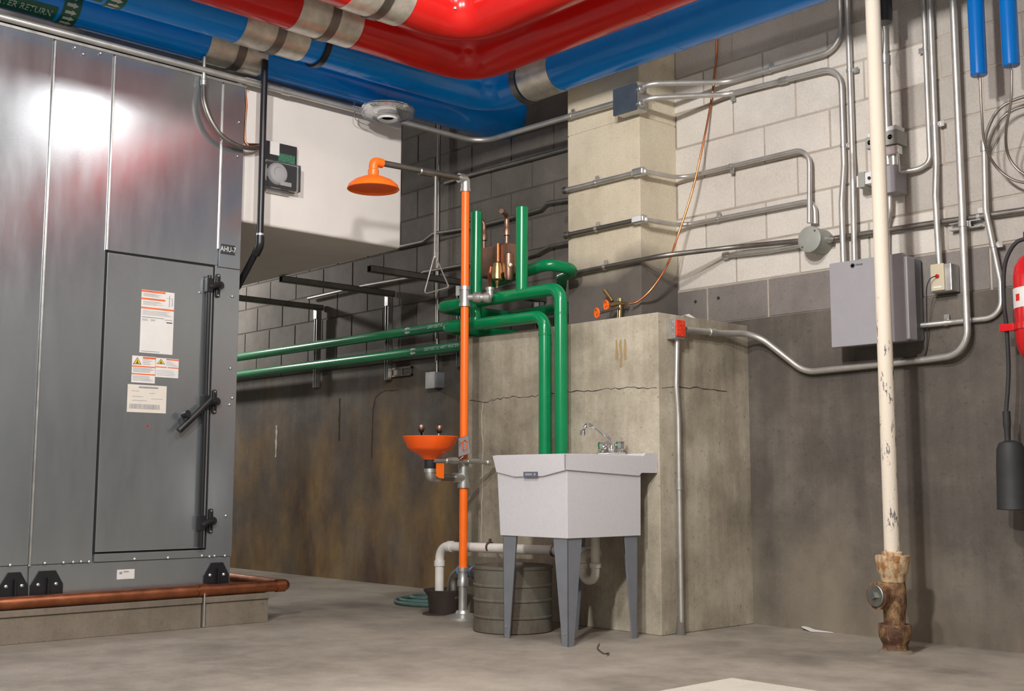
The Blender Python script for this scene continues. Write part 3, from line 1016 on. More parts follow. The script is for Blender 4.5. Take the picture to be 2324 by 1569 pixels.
CY = 5.078
colF = 4.772
c1x, c1z = -3.072, 2.899
p1 = [(-4.156, 4.735, 2.874), (-4.047, 4.735, 2.887), (-3.778, 5.078, 2.909)]
conduit('conduit', 'upper of two conduits leaving the square box, bending up the block wall',
        p1 + [(c1x, CY, c1z), (c1x, CY, 4.4)], 0.0145, straps=(0.3,), couplings=(0.6,))
c2x, c2z = -3.079, 2.812
p2c = [(-4.157, 4.735, 2.794), (-4.048, 4.735, 2.807), (-3.771, 5.078, 2.838)]
conduit('conduit', 'lower of two conduits leaving the square box, bending down into the grey panel',
        p2c + [(c2x, CY, c2z), (c2x, CY, 2.3), (c2x, 5.045, 2.1), (c2x, 5.045, 1.78)], 0.0145, straps=(0.251, 0.72), couplings=(0.4,))
conduit('conduit', 'straight vertical conduit entering the grey panel top, right of its neighbour',
        [(-3.03, CY, 4.4), (-3.03, CY, 2.35), (-3.015, 5.05, 2.2), (-3.018, 5.045, 1.78)], 0.0145, bend=0.15, straps=(0.62,))
s4 = [(-4.729, 4.772, 2.424), (-4.194, 4.772, 2.422)]
e4 = [(-4.124, 4.772, 2.418), (-4.118, 5.078, 2.433)]
k4x, k4z = -3.263, 2.426
t4 = conduit('conduit', 'conduit stub on the column front, upper of the two with angle fittings',
             s4, 0.015, 'emt', straps=(0.45,))
build('end_bushing', ring(Vector(s4[0]), (1, 0, 0), 0.013, 0.021, 0.03), 'emt_dull', t4)
fit = MB().box((s4[1][0] - 0.01, 4.75, s4[1][2] - 0.022), (s4[1][0] + 0.075, 4.795, s4[1][2] + 0.022), 0.012, 3)
build('angle_fitting', fit, 'galv', t4)
conduit('conduit', 'conduit along the light blocks turning down into the round box, upper one',
        e4 + [(k4x, 5.06, k4z), (k4x, 5.04, 2.03)], 0.0125, straps=(0.421,), bend=0.09)
s5 = [(-4.719, 4.772, 2.155), (-4.198, 4.772, 2.155)]
e5 = [(-4.115, 4.772, 2.146), (-4.113, 5.078, 2.158)]
k5x, k5z = -3.253, 2.153
t5 = conduit('conduit', 'conduit stub on the column front, lower of the two with angle fittings',
             s5, 0.015, 'emt_dull', straps=(0.45,))
build('end_bushing', ring(Vector(s5[0]), (1, 0, 0), 0.013, 0.021, 0.03), 'emt_dull', t5)
build('angle_fitting', MB().box((s5[1][0] - 0.01, 4.75, s5[1][2] - 0.022), (s5[1][0] + 0.08, 4.795, s5[1][2] + 0.022), 0.012, 3), 'galv', t5)
build('fitting_cover', MB().box((s5[1][0] + 0.005, 4.744, s5[1][2] - 0.016), (s5[1][0] + 0.068, 4.751, s5[1][2] + 0.016), 0.003), 'white', t5)
conduit('conduit', 'conduit along the light blocks turning down into the round box, lower one',
        e5 + [(k5x, CY, k5z), (k5x, CY, 2.03)], 0.0135, straps=(0.42,), bend=0.1)
conduit('conduit', 'dark conduit crossing the column base and running left to the round box',
        [(-4.724, 4.772, 1.921), (-3.998, 4.772, 1.932), (-3.756, 5.05, 1.978), (-3.329, 5.05, 1.949)], 0.014, 'emt_dull', bend=0.2, straps=(0.2,))
t7 = conduit('conduit', 'short open-ended conduit stub left of the round box',
             [(-3.83, 5.085, 1.948), (-3.556, 5.085, 1.934), (-3.335, 5.07, 1.932)], 0.0135, 'emt', bend=0.2)
build('end_bushing', ring(Vector((-3.818, 5.085, 1.948)), (1, 0, 0), 0.012, 0.02, 0.03), 'galv', t7)
conduit('conduit', 'horizontal conduit right of the round box passing behind the vertical conduits',
        [(-3.218, 5.09, 1.94), (-2.623, 5.09, 1.931), (-2.056, 5.09, 1.916)], 0.0155, 'emt_dull', bend=0.2, straps=(0.7,))
conduit('conduit', 'vertical conduit behind the cream pipe feeding the actuator box from above',
        [(-2.818, CY, 4.4), (-2.837, CY, 2.636), (-2.828, 5.06, 2.246)], 0.015, couplings=(0.75,))
c9 = [(-2.821, 5.05, 2.101), (-2.828, 5.06, 2.022), (-2.855, 5.08, 1.961), (-2.863, 5.08, 1.768)]
conduit('conduit', 'short conduit below the actuator box down to the grey panel', c9, 0.0125, bend=0.08)
q0 = (-2.624, 5.078, 2.582)
q1 = (-2.765, 5.05, 2.196)
conduit('conduit', 'thin conduit sweeping left into the side of the actuator box',
        [(q0[0], CY, 4.4), (q0[0], CY, q1[2] + 0.03), (q0[0] - 0.05, CY, q1[2] + 0.004), (q1[0], 5.05, q1[2])], 0.0125, bend=0.2, straps=(0.701,))
q0 = (-2.589, 5.07, 2.571)
q1 = (-2.585, 5.06, 1.727)
conduit('conduit', 'vertical conduit dropping into the beige switch box',
        [(q0[0] + 0.005, 5.068, 4.4), (q0[0], 5.068, 2.2), (q1[0] - 0.005, 5.05, 2.05), (q1[0], 5.05, q1[2])], 0.0145, bend=0.15, straps=(0.75,))
# long conduit from the ceiling round to the strobe on the pier
la = (-2.462, 5.055, 1.873)
lb_ = (-2.683, 5.07, 1.292)
lc_ = (-3.324, 5.07, 1.278)
ld_ = (-3.467, 5.07, 1.34)
le_ = (-3.646, 5.0, 1.473)
lf_ = (-3.672, 4.848, 1.488)
lg_ = (-3.672, 4.548, 1.479)
conduit('conduit', 'longest conduit, dropping right of the grey panel and looping left to the red strobe',
        [(la[0], 5.045, 4.37), (la[0], 5.045, lb_[2] + 0.01), lb_, (lc_[0] - 0.01, 5.07, lc_[2]), (-3.60, 5.03, lf_[2] + 0.01), lf_, lg_], 0.0165, bend=0.17, straps=(), couplings=(0.28, 0.955))
q0 = (-2.349, 5.075, 1.938)
q1 = (-2.318, 5.075, 1.653)
q2 = (-2.549, 5.075, 1.456)
q3 = (-2.758, 5.05, 1.452)
q00 = (-2.357, 5.075, 2.245)
conduit('conduit', 'conduit rising from the right side of the grey panel to the cable loops',
        [(q00[0], 5.07, q00[2] + 0.02), (q0[0] - 0.005, 5.048, q0[2]), (q1[0], 5.083, q1[2] - 0.04), (q1[0], 5.083, q2[2]), (q2[0], 5.083, q2[2]), q3], 0.013, bend=0.13, straps=(0.4, 0.851), couplings=(0.02,))
st0 = (-3.672, 4.482, 1.431)
st1 = (-3.672, 4.483, 0.007)
tv = conduit('conduit', 'vertical conduit below the red strobe down the pier side to the floor',
             [(-3.672, st0[1], st0[2]), (-3.672, st0[1] - 0.012, 1.2), (-3.672, st0[1], 1.05), (-3.672, st1[1], 0.0)], 0.0125, bend=0.2, couplings=(0.5,))
build('mortar_foot', MB().tube([(-3.676, st1[1], 0.0), (-3.676, st1[1], 0.05), (-3.68, st1[1] + 0.004, 0.12)], [0.024, 0.018, 0.004], 10), 'column', tv)
# conduit over the air handler, across the duct and along to the column box
kx = -5.49
conduit('conduit', 'long conduit along the top edge of the air handler running to the square box',
        [(kx, -0.8, 2.885), (kx, 4.765, 2.875), (-4.75, 4.765, 2.86), (-4.27, 4.765, 2.85)], 0.017, 'emt', bend=0.14, straps=(0.94,), couplings=(0.615, 0.70))
conduit('conduit', 'thinner conduit strapped just behind the long conduit on the air handler top',
        [(kx - 0.05, -0.8, 2.884), (kx - 0.05, 3.05, 2.884), (kx - 0.03, 3.25, 2.9), (kx - 0.03, 3.8, 2.9)], 0.011, 'emt_dull', bend=0.1)
# conduits on the dark wall left of the column
conduit('conduit', 'dark conduit with offset bends on the wall behind the green risers',
        [(-6.876, 5.075, 2.43), (-6.448, 5.075, 2.425), (-6.334, 5.075, 2.464), (-5.998, 5.075, 2.445), (-5.816, 5.075, 2.44), (-5.574, 5.075, 2.442), (-5.25, 5.075, 2.453), (-5.194, 5.075, 2.481), (-4.983, 5.075, 2.468)], 0.0125, 'emt_dull', bend=0.04, straps=(0.55,))
conduit('conduit', 'dark conduit low on the wall, between the steel channel and the green elbow',
        [(-7.929, 5.075, 2.184), (-7.146, 5.075, 2.194), (-6.529, 5.075, 2.181), (-6.429, 5.075, 2.203), (-5.973, 5.075, 2.194), (-5.364, 5.075, 2.168), (-5.275, 5.075, 2.172), (-5.171, 5.075, 2.197), (-4.985, 5.075, 2.197)], 0.0125, 'emt_dull', bend=0.04)
conduit('conduit', 'dark straight conduit high on the wall under the blue pipe bend',
        [(-6.229, 5.085, 2.808), (-5.953, 5.085, 2.814), (-5.459, 5.085, 2.805), (-4.976, 5.085, 2.8)], 0.014, 'emt_dull', bend=0.1)
vz = (-6.343, 5.075, 3.039)
vb = (-6.294, 5.075, 1.466)
conduit('conduit', 'thin vertical conduit down the dark wall to the small square box',
        [(vb[0], 5.08, vz[2] + 0.3), (vb[0], 5.08, vb[2])], 0.012, 'emt_dull')

# ------------------------------------------------------------------ boxes on the wall and column
jb = thing('junction_box', 'dark square junction box on the front of the column', 'electrical box', (-4.2, 4.74, 2.75))
build('box_body', MB().box((-4.28, 4.715, 2.757), (-4.122, 4.8, 2.9), 0.004), 'galv', jb)
build('cover', MB().box((-4.286, 4.70, 2.752), (-4.118, 4.716, 2.905), 0.003), plain('slate_cover', (0.055, 0.075, 0.1), 0.35), jb)
for zz in (2.872, 2.79):
    build('connector', MB().lathe([(0.022, 0), (0.022, 0.018), (0.018, 0.022), (0.018, 0.04)], (-4.122, 4.735, zz), (1, 0, 0), 12), 'galv', jb)

rb = thing('round_box', 'round grey junction box on the light block wall', 'electrical box', (-3.29, 5.06, 1.94))
rc = (-3.235, 4.99, 1.935)
build('box_body', MB().lathe([(0.064, 0), (0.064, 0.115)], (rc[0], 4.995, rc[2]), (0, 1, 0), 32), 'box_grey', rb)
build('cover', MB().lathe([(0, 0), (0.06, 0), (0.066, 0.004), (0.066, 0.009)], (rc[0], 4.987, rc[2]), (0, 1, 0), 32), 'box_grey', rb)
for a_ in (0.8, 3.9):
    build('screw', MB().disc((rc[0] + 0.052 * math.cos(a_), 4.984, rc[2] + 0.052 * math.sin(a_)), (0, 1, 0), 0.005, 0.004, 8), 'strap', rb)
build('hub', MB().disc((rc[0] + 0.06, 5.05, rc[2]), (1, 0, 0), 0.02, 0.03, 12), 'galv', rb)

pn = thing('control_panel', 'pale grey control panel behind the cream pipe', 'control panel', (-2.89, 5.0, 1.37))
PX0, PX1, PZ0, PZ1 = -3.083, -2.695, 1.369, 1.78
build('enclosure', MB().box((PX0 + 0.012, 4.945, PZ0 + 0.012), (PX1 + 0.0, 5.098, PZ1 - 0.006), 0.012, 3), 'legs', pn)
build('cover', MB().box((PX0, 4.92, PZ0), (PX1, 4.95, PZ1), 0.006), 'panel', pn)
build('cover_rim', MB().box((PX1 - 0.004, 4.925, PZ0 + 0.006), (PX1 + 0.018, 5.0, PZ1 - 0.016), 0.008), 'panel', pn)
lg = (-2.954, 4.919, 1.753)
lo = build('logo', ring(Vector((lg[0], 4.9192, lg[2])), (0, 1, 0), 0.006, 0.0115, 0.0012).box((lg[0] - 0.0085, 4.9186, lg[2] - 0.0025), (lg[0] + 0.0085, 4.9198, lg[2] + 0.0025)), 'ink_b', pn)
build('lettering', text_on('TRANE', 0.0135, (lg[0] + 0.034, 4.9192, lg[2]), (1, 0, 0), (0, 0, 1), 0.9), 'ink_b', pn, smooth=False)
build('small_print', MB().box((lg[0] + 0.012, 4.919, lg[2] + 0.024), (lg[0] + 0.032, 4.92, lg[2] + 0.027)).box((lg[0] + 0.02, 4.919, lg[2] - 0.02), (lg[0] + 0.04, 4.92, lg[2] - 0.018)), 'ink', pn, smooth=False)

sw = thing('switch_box', 'beige wall switch with a red button and hanging cord', 'switch', (-2.6, 5.05, 1.6))
b0, b1 = (-2.614, 5.02, 1.724), (-2.549, 5.02, 1.599)
build('back_box', MB().box((b0[0] - 0.012, 5.03, b1[2] - 0.005), (b1[0] + 0.03, 5.108, b0[2] - 0.002), 0.006), 'galv', sw)
build('face_plate', MB().box((b0[0], 5.018, b1[2]), (b1[0], 5.032, b0[2]), 0.004), 'beige', sw)
bc = ((b0[0] + b1[0]) / 2 + 0.002, 5.016, (b0[2] + b1[2]) / 2 + 0.004)
build('button', MB().lathe([(0.009, 0), (0.009, 0.008), (0.005, 0.012), (0, 0.012)], (bc[0], 5.018, bc[2]), (0, -1, 0), 14), 'red', sw)
build('label_strip', MB().box((b0[0] + 0.012, 5.0165, b1[2] + 0.012), (b1[0] - 0.012, 5.018, b1[2] + 0.02)), 'paper', sw, smooth=False)
build('cord', MB().tube(spline([(bc[0], 5.006, bc[2]), (bc[0] - 0.02, 4.99, bc[2] - 0.012), (bc[0] - 0.04, 4.99, bc[2] - 0.05), (bc[0] - 0.065, 5.03, bc[2] - 0.12), (bc[0] - 0.1, 5.085, bc[2] - 0.3), (bc[0] - 0.12, 5.09, bc[2] - 0.36)]), 0.0025, 8), 'black_m', sw)

sb = thing('strobe_box', 'small steel strobe box with a red face on the pier side', 'strobe', (-3.66, 4.47, 1.43))
build('box_body', MB().box((-3.70, 4.432, 1.424), (-3.645, 4.51, 1.524), 0.005), 'galv', sb)
build('lens', MB().box((-3.645, 4.44, 1.436), (-3.638, 4.505, 1.518), 0.002), 'red_lens', sb)
for q in range(3):
    build('knockout', MB().disc((-3.665, 4.4325, 1.445 + 0.03 * q), (0, -1, 0), 0.009, 0.0015, 12), 'galv', sb)

ob = thing('outlet_box', 'small bare steel box on the dark wall left of the orange pole', 'electrical box', (-6.3, 5.06, 1.4))
o0, o1 = (-6.355, 5.03, 1.479), (-6.251, 5.03, 1.366)
build('box_body', MB().box((o0[0] + 0.003, 5.035, o1[2] + 0.003), (o1[0] + 0.02, 5.1, o0[2] - 0.003), 0.004), 'legs', ob)
build('cover', MB().box((o0[0], 5.028, o1[2]), (o1[0], 5.037, o0[2]), 0.002), 'galv', ob)

# wall bracket right of the steel channel
w0, w1 = (-6.805, 5.07, 1.544), (-6.586, 5.07, 1.479)
wb = thing('wall_bracket', 'small dark slotted bracket under the green pipes', 'bracket', (w0[0], 5.09, w1[2]))
build('plate', MB().box((w0[0], 5.075, w1[2]), (w1[0], 5.1, w1[2] + 0.012)).box((w0[0], 5.075, w0[2] - 0.012), (w1[0], 5.1, w0[2])).box((w0[0], 5.085, w1[2]), (w1[0], 5.1, w0[2])), 'strap', wb)
build('clip', MB().box(((w0[0] + w1[0]) / 2 - 0.01, 5.068, w1[2]), ((w0[0] + w1[0]) / 2 + 0.01, 5.078, w0[2])), 'strap', wb)

# actuators beside the cream pipe
def px_box(a_, b_, y, d):
    pass


ac = thing('damper_actuator', 'grey actuator relay boxes clustered behind the cream pipe', 'actuator', (-2.8, 5.05, 2.1))
u0, u1 = (-2.802, 5.0, 2.395), (-2.745, 5.0, 2.331)
build('upper_box', MB().box((u0[0] - 0.015, 5.0, u1[2] - 0.004), (u1[0], 5.1, u0[2]), 0.003), 'box_grey', ac)
build('upper_cap', MB().box((u0[0] + 0.004, 5.005, u0[2]), (u1[0] - 0.006, 5.09, u0[2] + 0.024), 0.006), 'white', ac)
v0, v1 = (-2.91, 5.0, 2.387), (-2.851, 5.0, 2.33)
build('upper_box', MB().box((v0[0], 5.0, v1[2]), (v1[0] + 0.01, 5.1, v0[2]), 0.003), 'box_grey', ac)
build('upper_cap', MB().box((v0[0] + 0.008, 5.005, v0[2]), (v1[0], 5.09, v0[2] + 0.02), 0.005), 'white', ac)
for cx_, cz_ in (((u0[0] + u1[0]) / 2 - 0.008, (u0[2] + u1[2]) / 2), ((v0[0] + v1[0]) / 2 - 0.008, (v0[2] + v1[2]) / 2)):
    build('oval_mark', MB().lathe([(0.0105, 0), (0.0125, 0), (0.0125, 0.001), (0.0105, 0.001), (0.0105, 0)], (cx_, 4.9995, cz_), (0, 1, 0), 18).box((cx_ - 0.008, 4.9988, cz_ - 0.002), (cx_ + 0.008, 4.9998, cz_ + 0.002)), 'ink_b', ac, smooth=False)
build('hub', MB().tube([(u0[0] + 0.01, 5.05, u1[2]), (u0[0] + 0.01, 5.05, u1[2] - 0.14)], 0.022, 14), 'galv', ac)
build('damper_link', MB().box((u0[0] - 0.012, 5.01, u1[2] - 0.05), (u1[0] - 0.006, 5.06, u1[2] - 0.008), 0.004), 'galv', ac)
build('crank', MB().tube([(u1[0] - 0.01, 5.02, u1[2] - 0.03), (u1[0] - 0.01, 5.03, u1[2] - 0.14)], 0.007, 8), 'chrome', ac)
g0, g1 = (-2.813, 5.0, 2.227), (-2.757, 5.0, 2.094)
build('relay_box', MB().box((g0[0] - 0.02, 5.0, g1[2]), (g1[0], 5.105, g0[2]), 0.004), 'panel', ac)
h0, h1 = (-2.959, 5.0, 2.223), (-2.924, 5.0, 2.147)
build('side_relay', MB().box((h0[0], 5.0, h1[2]), (h1[0], 5.09, h0[2]), 0.003), 'box_grey', ac)
build('side_cap', MB().box((h0[0] - 0.014, 5.01, h1[2] + 0.006), (h0[0] + 0.002, 5.07, h0[2] - 0.012), 0.003), 'white', ac)
build('side_base', MB().box((h1[0], 5.005, h1[2] + 0.012), (h1[0] + 0.05, 5.1, h0[2] - 0.006), 0.003), 'white', ac)
build('eyelet', MB().disc((h1[0] + 0.026, 5.002, (h0[2] + h1[2]) / 2), (0, -1, 0), 0.008, 0.004, 12), 'black_m', ac)

# strut channel behind the long conduit
cs = thing('channel_clamp', 'short steel strut channel clamping the longest conduit to the wall', 'bracket', (-2.5, 5.08, 1.97))
f0, f1 = (-2.539, 5.08, 1.893), (-2.39, 5.08, 1.895)
zc = (f0[2] + f1[2]) / 2
build('channel', MB().box((f0[0], 5.068, zc - 0.017), (f1[0], 5.112, zc - 0.013)).box((f0[0], 5.068, zc + 0.013), (f1[0], 5.112, zc + 0.017)).box((f0[0], 5.106, zc - 0.017), (f1[0], 5.112, zc + 0.017)), 'galv', cs)
build('clamp', ring(Vector((la[0], 5.045, zc)), (0, 0, 1), 0.0165, 0.021, 0.026).box((la[0] - 0.028, 5.062, zc - 0.013), (la[0] + 0.028, 5.068, zc + 0.013)), 'galv', cs)

# ------------------------------------------------------------------ blue actuators, black cylinder and cables at upper right
for (pa, pb, lab) in (((-2.264, 4.85, 2.493), (-2.301, 4.85, 2.502), 'blue vertical cylinder hanging left of its twin by the upper right corner'),
                      ((-2.121, 4.85, 2.498), (-2.157, 4.85, 2.508), 'blue vertical cylinder hanging rightmost at the upper edge')):
    t = thing('blue_cylinder', lab, 'pipe', pa)
    R_ = 0.0355
    build('sleeve', MB().lathe([(0, 0), (R_ - 0.003, 0), (R_, 0.004), (R_, 1.5)], (pa[0], 4.85, pa[2]), (0, 0, 1), 32), 'blue_paint', t)
    build('nipple', MB().lathe([(0.006, 0), (0.006, 0.02)], (pa[0], 4.85, pa[2] - 0.02), (0, 0, 1), 10), 'chrome', t)
    if pa[0] < -2.35:
        pass
cb1 = [(-2.26, 4.85, 2.48), (-2.269, 4.87, 2.324), (-2.283, 4.92, 2.198), (-2.264, 4.98, 2.107), (-2.202, 5.0, 2.042), (-2.117, 5.0, 2.007)]
cb2 = [(-2.12, 4.85, 2.482), (-2.139, 4.87, 2.352), (-2.189, 4.92, 2.237), (-2.211, 4.98, 2.155), (-2.18, 5.0, 2.084), (-2.107, 5.0, 2.02)]
single('steel_cable', MB().tube(spline(cb1), 0.006, 8), 'strap', 'dark braided cable looping from the left blue cylinder', 'cable')
single('steel_cable', MB().tube(spline(cb2), 0.006, 8), 'strap', 'dark braided cable looping from the rightmost blue cylinder', 'cable')
cb3 = [(-2.356, 5.07, 2.213), (-2.333, 5.05, 2.296), (-2.28, 5.04, 2.374), (-2.212, 5.04, 2.408), (-2.104, 5.04, 2.417)]
cb4 = [(-2.353, 5.07, 2.202), (-2.322, 5.05, 2.263), (-2.27, 5.04, 2.331), (-2.204, 5.04, 2.366), (-2.107, 5.04, 2.372)]
single('armored_cable', MB().tube(spline(cb3), 0.0075, 10), 'emt_dull', 'outer armored cable arching right above the wall conduit end', 'cable')
single('armored_cable', MB().tube(spline(cb4), 0.0065, 10), 'emt_dull', 'inner armored cable arching right above the wall conduit end', 'cable')
bk = (-2.711, 4.85, 2.866)
bt = thing('black_cylinder', 'black cylindrical float casing hanging beside the cream pipe top', 'cylinder', bk)
build('casing', MB().lathe([(0, 0), (0.04, 0), (0.044, 0.006), (0.044, 1.2)], bk, (0, 0, 1), 28), 'black', bt)
ch = [(-2.725, 4.85, 2.857), (-2.746, 4.85, 2.805), (-2.742, 4.85, 2.729), (-2.731, 4.85, 2.707), (-2.719, 4.85, 2.723), (-2.71, 4.85, 2.795), (-2.714, 4.85, 2.854)]
build('bead_chain', MB().tube(spline(ch), 0.0022, 6), 'brass', bt)

# ------------------------------------------------------------------ cream standpipe with rusted cleanout
sp = thing('standpipe', 'chipped cream standpipe with a rusted cleanout at the floor', 'pipe', (-2.675, 4.70, 0))
SPX, SPY = -2.675, 4.70
build('pipe_run', MB().tube([(SPX, SPY, 0.42), (SPX, SPY, 4.4)], 0.0335, 28), 'cream_pipe', sp)
build('upper_hub', MB().lathe([(0.036, 0.43), (0.044, 0.425), (0.044, 0.413), (0.072, 0.412), (0.074, 0.40), (0.068, 0.372), (0.066, 0.345), (0.056, 0.33), (0.05, 0.30)], (SPX, SPY, 0), (0, 0, 1), 32), 'clean_top', sp)
cl = build('cleanout_body', MB().lathe([(0.048, 0.31), (0.052, 0.27), (0.053, 0.20), (0.046, 0.17), (0.045, 0.11)], (SPX, SPY, 0), (0, 0, 1), 28)
           .lathe([(0.054, 0.0), (0.054, 0.045), (0.058, 0.05), (0.058, 0.066)], (SPX - 0.018, SPY - 0.02, 0.243), (-0.25, -0.95, 0), 28), 'clean_low', sp)
pc = Vector((SPX - 0.018, SPY - 0.02, 0.243)) + Vector((-0.25, -0.95, 0)).normalized() * 0.066
ax_ = Vector((-0.25, -0.95, 0)).normalized()
build('plug', MB().lathe([(0.047, 0), (0.047, 0.006), (0.044, 0.009), (0, 0.009)], pc, ax_, 28), 'plug', cl)
q = pc + ax_ * 0.009
sd = ax_.cross(Vector((0, 0, 1))).normalized()
build('plug_nut', MB().prism([q + sd * 0.017 * math.cos(a_) + Vector((0, 0, 1)) * 0.017 * math.sin(a_) for a_ in [0.35 + math.pi / 2 * j for j in range(4)]], ax_ * 0.014), 'plug', cl, smooth=False)
build('lower_hub', MB().lathe([(0.046, 0.118), (0.068, 0.12), (0.07, 0.112), (0.068, 0.07), (0.06, 0.05), (0.052, 0.035), (0.056, 0.012), (0.062, 0.0)], (SPX, SPY, 0), (0, 0, 1), 32), 'clean_low', sp)
build('cement_ring', MB().lathe([(0.075, 0), (0.07, 0.008), (0.058, 0.014), (0.05, 0.014)], (SPX, SPY, 0), (0, 0, 1), 24), 'pad', sp)

# ------------------------------------------------------------------ fire extinguisher
EX, EY = -2.098, 4.985
fe = thing('fire_extinguisher', 'red fire extinguisher with black hose and horn at the right edge', 'fire extinguisher', (EX, EY, 1.24))
build('cylinder', MB().lathe([(0, 1.238), (0.07, 1.238), (0.085, 1.25), (0.105, 1.29), (0.112, 1.34), (0.112, 1.60), (0.105, 1.645), (0.08, 1.685), (0.04, 1.705), (0.03, 1.73)], (EX, EY, 0), (0, 0, 1), 40), 'ext_red', fe)
build('valve', MB().lathe([(0.03, 1.725), (0.034, 1.75), (0.03, 1.78), (0.02, 1.79)], (EX, EY, 0), (0, 0, 1), 16).box((EX - 0.06, EY - 0.022, 1.765), (EX + 0.10, EY + 0.022, 1.80), 0.006), 'black', fe)
lbp = wrap_patch((EX, EY, 1.505), (0, 0, 1), (-0.62, -0.78, 0), 0.1125, 0.085, -1.0, 1.0, seg=20)
lb = build('label_band', lbp, 'paper', fe)
lm_ = wrap_patch((EX, EY, 1.505), (0, 0, 1), (-0.55, -0.82, 0), 0.1137, 0.03, -0.12, 0.1, 0.0006)
build('emblem', lm_, 'red', lb)
build('bracket_band', ring(Vector((EX, EY, 1.385)), (0, 0, 1), 0.1125, 0.117, 0.026), 'ext_red', fe)
build('bracket_clip', MB().box((EX - 0.168, EY - 0.052, 1.372), (EX - 0.105, EY - 0.026, 1.404), 0.003), 'ext_red', fe)
hp = spline([(EX - 0.03, EY - 0.03, 1.765), (EX - 0.075, EY - 0.05, 1.75), (EX - 0.115, EY - 0.05, 1.70), (EX - 0.138, EY - 0.045, 1.63), (EX - 0.145, EY - 0.045, 1.5), (EX - 0.145, EY - 0.03, 1.39), (EX - 0.15, EY - 0.02, 1.2), (EX - 0.165, EY - 0.03, 1.02)])
build('hose', MB().tube(hp, 0.009, 12), 'black_m', fe)
hb = Vector((EX - 0.163, EY - 0.03, 0.0))
build('horn_grip', MB().lathe([(0.016, 1.03), (0.016, 0.97), (0.013, 0.95), (0.012, 0.90), (0.016, 0.89)], hb, (0, 0, 1), 16), 'black_m', fe)
build('horn', MB().lathe([(0.02, 0.905), (0.045, 0.895), (0.056, 0.87), (0.06, 0.80), (0.064, 0.62), (0.066, 0.615), (0.06, 0.612), (0.056, 0.64), (0.05, 0.86), (0.0, 0.87)], hb + Vector((0.01, 0, 0)), (0, 0, 1), 32), 'black_m', fe)

# ------------------------------------------------------------------ green domestic water pipes
GR = 0.0335
MY, M1Z, M2Z = 4.97, 1.772, 1.622
HY = 4.285
cold = thing('green_pipe', 'upper green insulated water pipe along the dark wall, looping over the pier', 'pipe', (-6.0, 4.97, 1.55))
build('main_run', MB().tube(fillet([(-10.8, MY, M1Z), (-5.0, MY, M1Z), (-4.76, MY, M1Z)], 0.1), GR, 24), 'green', cold)
build('branch_run', MB().tube(fillet([(-5.30, MY, 1.742), (-5.30, HY, 1.742), (-4.285, HY, 1.735), (-4.285, HY, 0.6)], 0.072), GR + 0.001, 24), 'green', cold)
build('riser_stub', MB().lathe([(GR, 0), (GR, 0.478), (GR - 0.004, 0.482), (0, 0.482)], (-4.583, HY, 1.737), (0, 0, 1), 24), 'green', cold)
build('joint_ring', ring(Vector((-4.285, HY, 1.60)), (0, 0, 1), GR, GR + 0.0022, 0.012), 'green', cold)
hot = thing('green_pipe', 'lower green insulated water pipe lettered hot water, with a riser behind the orange pole', 'pipe', (-6.0, 4.97, 1.5))
build('main_run', MB().tube(fillet([(-10.8, MY, M2Z), (-5.25, MY, M2Z), (-5.25, HY, 1.615), (-4.405, HY, 1.60), (-4.405, HY, 0.6)], 0.072), GR, 24), 'green', hot)
build('riser_stub', MB().lathe([(GR, 0), (GR, 0.64), (GR - 0.004, 0.644), (0, 0.644)], (-4.963, HY, 1.614), (0, 0, 1), 24), 'green', hot)
build('joint_ring', ring(Vector((-4.405, HY, 1.50)), (0, 0, 1), GR, GR + 0.0022, 0.012), 'green', hot)
for root, zz, txt, xx in ((hot, M2Z, 'DOMESTIC HOT WATER', -6.125), (cold, M1Z, 'DOMESTIC', -6.19)):
    rad = Vector((0.25, -0.95, 0.05))
    lb = build('flow_label', wrap_patch((xx, MY, zz), (1, 0, 0), rad, GR, 0.66, -0.75, 0.75), 'label_g', root)
    build('lettering', text_wrap(txt, 0.032, (xx + 0.04, MY, zz), (1, 0, 0), rad, GR + 0.0012, 1.05), 'pale_print', lb, smooth=False)
    ar = MB()
    S = rad.normalized().cross(Vector((1, 0, 0)))
    for an in (-0.42, 0.42):
        d = rad.normalized() * math.cos(an) + S * math.sin(an)
        td = -rad.normalized() * math.sin(an) + S * math.cos(an)
        c0 = Vector((xx - 0.27, MY, zz)) + d * (GR + 0.0014)
        ar.prism([c0 + Vector((1, 0, 0)) * a_ + td * b_ for a_, b_ in ((-0.035, 0), (0.0, 0.012), (0.0, 0.005), (0.03, 0.005), (0.03, -0.005), (0.0, -0.005), (0.0, -0.012))], d * 0.0008)
    build('arrows', ar, 'pale_print', lb, smooth=False)
ret = thing('green_pipe', 'short green elbow pipe behind the brass valve, turning back into the wall', 'pipe', (-4.6, 4.6, 1.85))
r0 = [(-5.056, 4.5, 1.89), (-4.603, 4.5, 1.932)]
build('pipe_run', MB().tube(fillet([r0[0], r0[1], (r0[1][0] + 0.07, 4.66, r0[1][2] - 0.02), (r0[1][0] - 0.1, 4.71, r0[1][2] - 0.03), (-4.95, 4.93, M1Z)], 0.07), GR, 24), 'green', ret)

